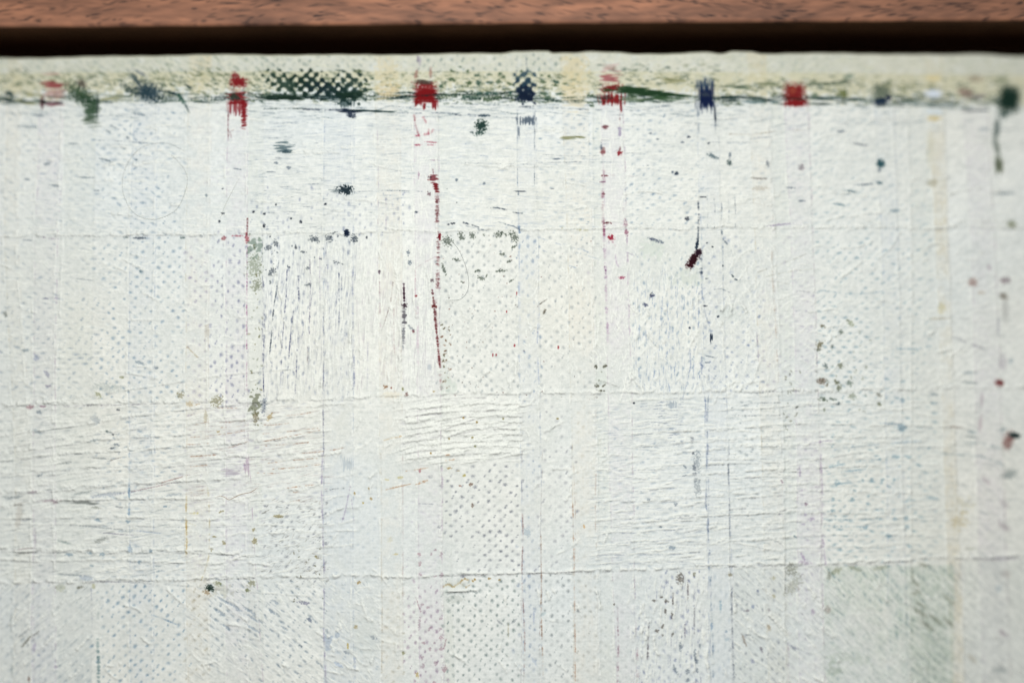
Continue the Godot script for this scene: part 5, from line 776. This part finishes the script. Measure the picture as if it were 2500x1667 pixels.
func build_painting() -> void:
	var soft := Image.create_from_data(TW, TH, false, Image.FORMAT_RF, thick.to_byte_array())
	soft.resize(TW / 2, TH / 2, Image.INTERPOLATE_BILINEAR)
	soft.resize(TW, TH, Image.INTERPOLATE_CUBIC)
	thick = soft.get_data().to_float32_array()
	var painting := Node3D.new()
	painting.name = "painting"
	tag(painting, "white abstract painting on dotted cloth with red, blue and green squares along its top", "painting")
	painting.position = spot(1250, Y1)
	add_child(painting)
	var im: Image
	var bytes := PackedByteArray(); bytes.resize(TW * TH * 3)
	for k in TW * TH:
		bytes[k * 3] = clampi(int(pr[k] * 255.0), 0, 255)
		bytes[k * 3 + 1] = clampi(int(pg[k] * 255.0), 0, 255)
		bytes[k * 3 + 2] = clampi(int(pb[k] * 255.0), 0, 255)
	im = Image.create_from_data(TW, TH, false, Image.FORMAT_RGB8, bytes)
	for k in TW * TH:
		fine[k] = clampf(fine[k], -0.3, 1.3)
	var relief := Image.create_from_data(TW, TH, false, Image.FORMAT_RF, fine.to_byte_array())
	relief.resize(TW / 2, TH / 2, Image.INTERPOLATE_BILINEAR)
	var paint := StandardMaterial3D.new()
	paint.resource_name = "paint"
	paint.albedo_texture = ImageTexture.create_from_image(im)
	paint.texture_repeat = false
	paint.roughness = 0.62
	paint.metallic_specular = 0.13
	paint.heightmap_enabled = true
	paint.heightmap_texture = ImageTexture.create_from_image(relief)
	paint.heightmap_scale = 0.042
	# vertices
	var nv := (GX + 1) * (GY + 1)
	var pos := PackedVector3Array(); pos.resize(nv)
	var nrm := PackedVector3Array(); nrm.resize(nv)
	var uvs := PackedVector2Array(); uvs.resize(nv)
	var base := painting.position
	for i in GX + 1:
		var x := lerpf(X0, X1, float(i) / GX)
		var top := top_y(x)
		for j in GY + 1:
			var y := lerpf(top, Y1, float(j) / GY)
			var q := spot(x, y, sheet_z(x, y)) - base
			var k := j * (GX + 1) + i
			pos[k] = q
			uvs[k] = Vector2((x - X0) / (X1 - X0), (y - Y0) / (Y1 - Y0))
	for j in GY + 1:
		for i in GX + 1:
			var a := pos[j * (GX + 1) + maxi(i - 1, 0)]; var b := pos[j * (GX + 1) + mini(i + 1, GX)]
			var c := pos[maxi(j - 1, 0) * (GX + 1) + i]; var d := pos[mini(j + 1, GY) * (GX + 1) + i]
			nrm[j * (GX + 1) + i] = (b - a).cross(c - d).normalized()
	# each quad belongs to one patch of colour or to one band of white paint
	var ids := PackedByteArray(); ids.resize(GX * GY)
	var lo := {}; var hi := {}
	for j in GY:
		for i in GX:
			var x := lerpf(X0, X1, (i + 0.5) / GX)
			var y := lerpf(top_y(x), Y1, (j + 0.5) / GY)
			var id := part_of[clampi(int((y - Y0) * K), 0, TH - 1) * TW + clampi(int((x - X0) * K), 0, TW - 1)]
			if id == 0:
				id = 1 if y < seam_y(3, x) else 2 if y < seam_y(0, x) else 3 if y < seam_y(1, x) else 4 if y < seam_y(2, x) else 5
			ids[j * GX + i] = id
			if not lo.has(id):
				lo[id] = Vector2i(i, j); hi[id] = Vector2i(i, j)
			else:
				lo[id] = Vector2i(mini(lo[id].x, i), mini(lo[id].y, j)); hi[id] = Vector2i(maxi(hi[id].x, i), maxi(hi[id].y, j))
	var keys := lo.keys(); keys.sort()
	for id in keys:
		var a: Vector2i = lo[id]; var b: Vector2i = hi[id]
		var w := b.x - a.x + 2
		var remap := PackedInt32Array(); remap.resize(w * (b.y - a.y + 2)); remap.fill(-1)
		var vp := PackedVector3Array(); var vn := PackedVector3Array(); var vu := PackedVector2Array(); var ix := PackedInt32Array()
		var four := PackedInt32Array([0, 0, 0, 0])
		for j in range(a.y, b.y + 1):
			for i in range(a.x, b.x + 1):
				if ids[j * GX + i] != id:
					continue
				for c in 4:
					var ci := i + (c & 1); var cj := j + (c >> 1)
					var r := (cj - a.y) * w + ci - a.x
					if remap[r] < 0:
						remap[r] = vp.size()
						var k := cj * (GX + 1) + ci
						vp.append(pos[k]); vn.append(nrm[k]); vu.append(uvs[k])
					four[c] = remap[r]
				ix.append(four[0]); ix.append(four[1]); ix.append(four[3])
				ix.append(four[0]); ix.append(four[3]); ix.append(four[2])
		if ix.size() < 30:
			continue
		var arr := []; arr.resize(Mesh.ARRAY_MAX)
		arr[Mesh.ARRAY_VERTEX] = vp; arr[Mesh.ARRAY_NORMAL] = vn; arr[Mesh.ARRAY_TEX_UV] = vu; arr[Mesh.ARRAY_INDEX] = ix
		var m := ArrayMesh.new()
		m.add_surface_from_arrays(Mesh.PRIMITIVE_TRIANGLES, arr)
		if id > 20:
			put(patches[id - 21][0], m, paint, painting, patches[id - 21][1])
		else:
			put("printed_border" if id == 1 else "white_paint_band", m, paint, painting, "cream border band with green dabs along the top edge" if id == 1 else "")
	# the cloth turned back over the stretcher at the four sides
	var cloth := StandardMaterial3D.new()
	cloth.resource_name = "primed cloth"
	cloth.albedo_color = srgb(206, 208, 186)
	cloth.roughness = 0.85
	var edge := SurfaceTool.new()
	edge.begin(Mesh.PRIMITIVE_TRIANGLES)
	var ring := PackedInt32Array()
	for i in range(0, GX): ring.append(i)
	for j in range(0, GY): ring.append(j * (GX + 1) + GX)
	for i in range(GX, 0, -1): ring.append(GY * (GX + 1) + i)
	for j in range(GY, 0, -1): ring.append(j * (GX + 1))
	var prof := [Vector2(0, 0), Vector2(0.0004, -0.0003), Vector2(0.0006, -0.0009), Vector2(0.0006, -0.012)]
	var n := ring.size()
	for r in n:
		for s in 3:
			var q := []
			for c in [[r, s], [(r + 1) % n, s], [(r + 1) % n, s + 1], [r, s + 1]]:
				var k: int = ring[c[0]]
				var gi := k % (GX + 1); var gj := k / (GX + 1)
				var out := Vector3(-1.0 if gi == 0 else 1.0 if gi == GX else 0.0, 1.0 if gj == 0 else -1.0 if gj == GY else 0.0, 0)
				q.append(pos[k] + out * prof[c[1]].x + Vector3(0, 0, prof[c[1]].y))
			for t in [q[0], q[2], q[1], q[0], q[3], q[2]]:
				edge.add_vertex(t)
	edge.generate_normals()
	put("turned_edge", edge.commit(), cloth, painting)

func wood_texture(w: int, h: int, sd: int, figure: bool) -> ImageTexture:
	# walnut-like board: warm base, darker figure, short dark pores
	var g := RandomNumberGenerator.new(); g.seed = sd
	var a := FastNoiseLite.new(); a.seed = sd; a.frequency = 0.02; a.fractal_octaves = 3
	var b := FastNoiseLite.new(); b.seed = sd + 1; b.frequency = 0.09; b.fractal_octaves = 3
	var ia := a.get_image(w / 8, h, false, false, true); ia.resize(w, h, Image.INTERPOLATE_CUBIC)
	var ib := b.get_image(w / 5, h, false, false, true); ib.resize(w, h, Image.INTERPOLATE_CUBIC)
	var da := ia.get_data(); var db := ib.get_data()
	var r := PackedFloat32Array(); r.resize(w * h)
	for k in w * h:
		r[k] = (da[k] / 255.0 - 0.5) * 0.40 + (db[k] / 255.0 - 0.5) * 0.34
	for p in int(w * h / 210.0):
		var x := g.randf() * w; var y := g.randf() * h
		var l := g.randf_range(5.0, 17.0); var t := g.randf_range(1.1, 2.7); var sl := g.randfn() * 0.10 - 0.18 * sin(x * 0.004)
		var dk := g.randf_range(0.14, 0.46)
		for j in range(maxi(0, int(y - t - 3)), mini(h, int(y + t + 4))):
			for i in range(maxi(0, int(x - l)), mini(w, int(x + l + 1))):
				var u := (i - x) / l
				var v := (j - y - (i - x) * sl) / t
				var e := 1.0 - u * u - v * v
				if e > 0.0: r[j * w + i] -= dk * e
	if figure:
		for p in 90:   # broad slanting streaks of the figure
			var x := g.randf() * w; var y := g.randf() * h
			var sl := 0.28 if x < w * 0.45 else -0.5
			var l := g.randf_range(30.0, 90.0); var t := g.randf_range(4.0, 12.0); var dk := g.randf_range(-0.14, 0.30)
			for j in range(maxi(0, int(y - t - 45)), mini(h, int(y + t + 46))):
				for i in range(maxi(0, int(x - l)), mini(w, int(x + l + 1))):
					var u := (i - x) / l; var v := (j - y - (i - x) * sl) / t
					var e := 1.0 - u * u - v * v
					if e > 0.0: r[j * w + i] -= dk * e * 0.8
	var bytes := PackedByteArray(); bytes.resize(w * h * 3)
	for k in w * h:
		var f := clampf(0.72 + r[k], 0.0, 1.15)
		bytes[k * 3] = clampi(int(lerpf(58, 186, f)), 0, 255)
		bytes[k * 3 + 1] = clampi(int(lerpf(46, 131, f)), 0, 255)
		bytes[k * 3 + 2] = clampi(int(lerpf(44, 102, f)), 0, 255)
	return ImageTexture.create_from_image(Image.create_from_data(w, h, false, Image.FORMAT_RGB8, bytes))

# one rail: profile (across, depth) swept along its length with mitred ends. u runs inward from the inner edge (0) to the outer (wide)
func rail(length: float, wide: float, prof: Array, st: SurfaceTool, wobble: float) -> void:
	var steps := 90
	for s in steps:
		for p in prof.size() - 1:
			var q := []
			for c in [[s, p], [s + 1, p], [s + 1, p + 1], [s, p + 1]]:
				var v: Vector2 = prof[c[1]]
				var t := lerpf(-0.5, 0.5, float(c[0]) / steps)
				var wv := (sin(t * 61.0) * 0.6 + sin(t * 139.0 + 1.0) * 0.4) * wobble if v.x < 0.0005 else 0.0
				q.append([Vector3(t * (length + 2.0 * v.x), v.x + wv, v.y), Vector2(t * length, v.x - v.y)])
			for t in [q[0], q[1], q[2], q[0], q[2], q[3]]:
				st.set_uv(Vector2(t[1].x / 0.36 + 0.5, 1.0 - (t[1].y) / 0.045))
				st.add_vertex(t[0])

func build_frame() -> void:
	var frame := Node3D.new()
	frame.name = "picture_frame"
	tag(frame, "reddish brown wooden frame with a deep dark gap around the white painting", "picture frame")
	add_child(frame)
	var inner_left := -300.0; var inner_right := 2800.0; var inner_bottom := 2000.0
	var rail_wood := StandardMaterial3D.new()
	rail_wood.resource_name = "walnut"
	rail_wood.albedo_texture = wood_texture(2048, 256, 11, true)
	rail_wood.roughness = 0.55
	rail_wood.metallic_specular = 0.25
	var board := StandardMaterial3D.new()
	board.resource_name = "brown fibreboard"
	board.albedo_color = srgb(112, 92, 72)
	board.roughness = 0.9
	var front := -0.0030
	var wide := 0.022
	var depth := 0.07
	var tilt := deg_to_rad(0.39)
	# the inner rectangle, corner by corner; the top edge crosses the view at y 67 (left) and 50 (right)
	var cx := (inner_left + inner_right) * 0.5
	var top_mid := 59.0 - 17.0 * cx / 2500.0
	var w := (inner_right - inner_left) * PX
	var h := (inner_bottom - top_mid) * PX
	var mid := spot(cx, (top_mid + inner_bottom) * 0.5)
	frame.position = mid
	frame.rotation.z = tilt
	for side in 4:
		var length := w if side % 2 == 0 else h
		var away := (h if side % 2 == 0 else w) * 0.5
		var turn := Basis(Vector3(0, 0, 1), -PI / 2 * side)
		var r := 0.0011
		var face := SurfaceTool.new(); face.begin(Mesh.PRIMITIVE_TRIANGLES)
		rail(length, wide, [Vector2(0.0, front - r), Vector2(r * 0.12, front - r * 0.5), Vector2(r * 0.42, front - r * 0.14), Vector2(r, front), Vector2(wide - r, front), Vector2(wide, front - r), Vector2(wide, front - depth)], face, 0.00008)
		face.generate_normals()
		var o := put("rail", face.commit(), rail_wood, frame)
		o.transform = Transform3D(turn, turn * Vector3(0, away, 0))
		var lip := SurfaceTool.new(); lip.begin(Mesh.PRIMITIVE_TRIANGLES)
		rail(length, wide, [Vector2(0.009, front - depth), Vector2(0.009, front - 0.0135), Vector2(0.0005, front - 0.0135), Vector2(0.0, front - 0.0130), Vector2(0.0, front - r)], lip, 0.00008)
		lip.generate_normals()
		put("rebate", lip.commit(), rail_wood, o)
	var back := BoxMesh.new()
	back.size = Vector3(w + 0.03, h + 0.03, 0.003)
	var bo := put("backing_board", back, board, frame)
	bo.position = Vector3(0, 0, front - depth - 0.0018)

func hair(called: String, label: String, pts: PackedVector2Array, radius: float, c: Color) -> void:
	var mat := StandardMaterial3D.new()
	mat.resource_name = "hair"
	mat.albedo_color = c
	mat.roughness = 0.5
	var cv := Curve3D.new()
	for k in pts.size():
		var p := pts[k]
		var a := pts[maxi(k - 1, 0)]; var b := pts[mini(k + 1, pts.size() - 1)]
		var d := (b - a) * 0.18
		cv.add_point(spot(p.x, p.y), Vector3(-d.x, d.y, 0) * PX, Vector3(d.x, -d.y, 0) * PX)
	cv.bake_interval = 0.0004
	var path := cv.get_baked_points()
	var ringn := 6
	var st := SurfaceTool.new()
	st.begin(Mesh.PRIMITIVE_TRIANGLES)
	var base := spot(pts[0].x, pts[0].y)
	var rows := []
	for k in path.size():
		var p := path[k]
		var x := p.x / PX + 1250.0; var y := 833.5 - (p.y - HANG) / PX
		p.z = sheet_z(x, y) + radius * 1.2
		var d := (path[mini(k + 1, path.size() - 1)] - path[maxi(k - 1, 0)]).normalized()
		var sd := d.cross(Vector3(0, 0, 1)).normalized()
		var up := sd.cross(d).normalized()
		var row := []
		var taper := radius * clampf(minf(k, path.size() - 1 - k) / 8.0, 0.25, 1.0)
		for s in ringn:
			var an := TAU * s / ringn
			row.append(p + (sd * cos(an) + up * sin(an)) * taper - base)
		rows.append(row)
	for k in rows.size() - 1:
		for s in ringn:
			var q := [rows[k][s], rows[k + 1][s], rows[k + 1][(s + 1) % ringn], rows[k][(s + 1) % ringn]]
			for t in [q[0], q[1], q[2], q[0], q[2], q[3]]:
				st.add_vertex(t)
	st.generate_normals()
	var o := put(called, st.commit(), mat, self)
	o.position = base
	tag(o, label, "hair", "hairs lying on the painting")

func zpts(sx: float, sy: float, v: Array) -> PackedVector2Array:
	var p := PackedVector2Array()
	for k in range(0, v.size(), 2):
		p.append(Vector2(sx + v[k] / 2.8, sy + v[k + 1] / 2.8))
	return p

func _ready() -> void:
	# ---- camera
	var cam := Camera3D.new()
	cam.name = "camera"
	cam.fov = rad_to_deg(2.0 * atan(1667.0 * 0.5 * PX / DIST))
	cam.near = 0.01
	cam.far = 20.0
	var lens := CameraAttributesPhysical.new()
	lens.frustum_focal_length = 12.0 / tan(deg_to_rad(cam.fov) * 0.5)
	lens.exposure_aperture = lens.frustum_focal_length / 105.0
	lens.frustum_focus_distance = DIST + 0.0002
	lens.frustum_near = 0.01
	lens.frustum_far = 20.0
	cam.attributes = lens
	cam.position = Vector3(0, HANG, DIST)
	add_child(cam)
	cam.current = true
	# ---- surroundings and exposure
	var we := WorldEnvironment.new()
	we.name = "surroundings"
	var env := Environment.new()
	env.background_mode = Environment.BG_COLOR
	env.background_color = srgb(13, 13, 14)
	env.tonemap_mode = Environment.TONE_MAPPER_LINEAR
	env.tonemap_exposure = 1.0
	env.sdfgi_enabled = true
	env.ssao_enabled = true
	env.ssil_enabled = true
	we.environment = env
	add_child(we)
	# ---- the soft lamp above and behind the camera
	var lamp := AreaLight3D.new()
	lamp.name = "soft_lamp"
	lamp.area_size = Vector2(0.14, 0.075)
	lamp.light_color = Color(1.0, 0.998, 0.99)
	lamp.light_energy = 0.285
	lamp.shadow_enabled = true
	add_child(lamp)
	lamp.look_at_from_position(Vector3(-0.012, HANG + 0.125, 0.47), Vector3(-0.012, HANG - 0.22, 0.0))

	rng.seed = 4711
	n_iso = noise_bytes(1, 0.22, TW, TH, 3)
	n_mid = noise_bytes(2, 0.035, TW, TH, 3)
	n_low = noise_bytes(3, 0.0045, TW, TH, 4)
	n_lo2 = noise_bytes(4, 0.0016, TW, TH, 3)
	n_hor = noise_bytes(5, 0.24, TW / 9, TH, 3)
	n_ver = noise_bytes(6, 0.24, TW, TH / 9, 3)
	n_dot = noise_bytes(7, 0.085, TW, TH, 2)
	n_lat.resize(TW * TH)
	for j in TH:
		var cy := cos(PI * (Y0 + j / K - 128.0) / 12.2)
		for i in TW:
			var k := j * TW + i
			n_lat[k] = clampi(int(127.0 + 90.0 * cy * cos(PI * i / K / 13.4) + (n_dot[k] - 127.0) * 0.7), 0, 255)
	paint_picture()
	build_frame()
	build_painting()
	hair("hair", "fine grey hair looped in a circle at upper left", zpts(0, 0, [1255, 1030, 1150, 978, 1060, 968, 950, 1000, 870, 1080, 825, 1180, 820, 1280, 840, 1360, 890, 1440, 960, 1485, 1050, 1495, 1130, 1470, 1200, 1420, 1245, 1330, 1268, 1230, 1250, 1160, 1195, 1090, 1130, 1035]), 0.000045, srgb(130, 134, 128))
	hair("hair", "curved grey hair like a bracket near the centre", zpts(830, 550, [740, 90, 800, 150, 845, 240, 870, 320, 880, 400, 865, 460, 830, 500, 790, 512, 720, 510]), 0.00007, srgb(160, 164, 164))
	hair("hair", "short wavy brown hair at lower left", zpts(0, 1107, [1465, 305, 1495, 292, 1530, 300, 1560, 317, 1600, 300, 1640, 280, 1700, 268, 1735, 250, 1765, 225]), 0.00006, srgb(150, 110, 60))
	hair("hair", "faint slanting hair right of the looped hair", zpts(0, 0, [1630, 1210, 1595, 1270, 1560, 1340, 1530, 1400, 1500, 1480, 1490, 1520]), 0.00004, srgb(170, 172, 160))
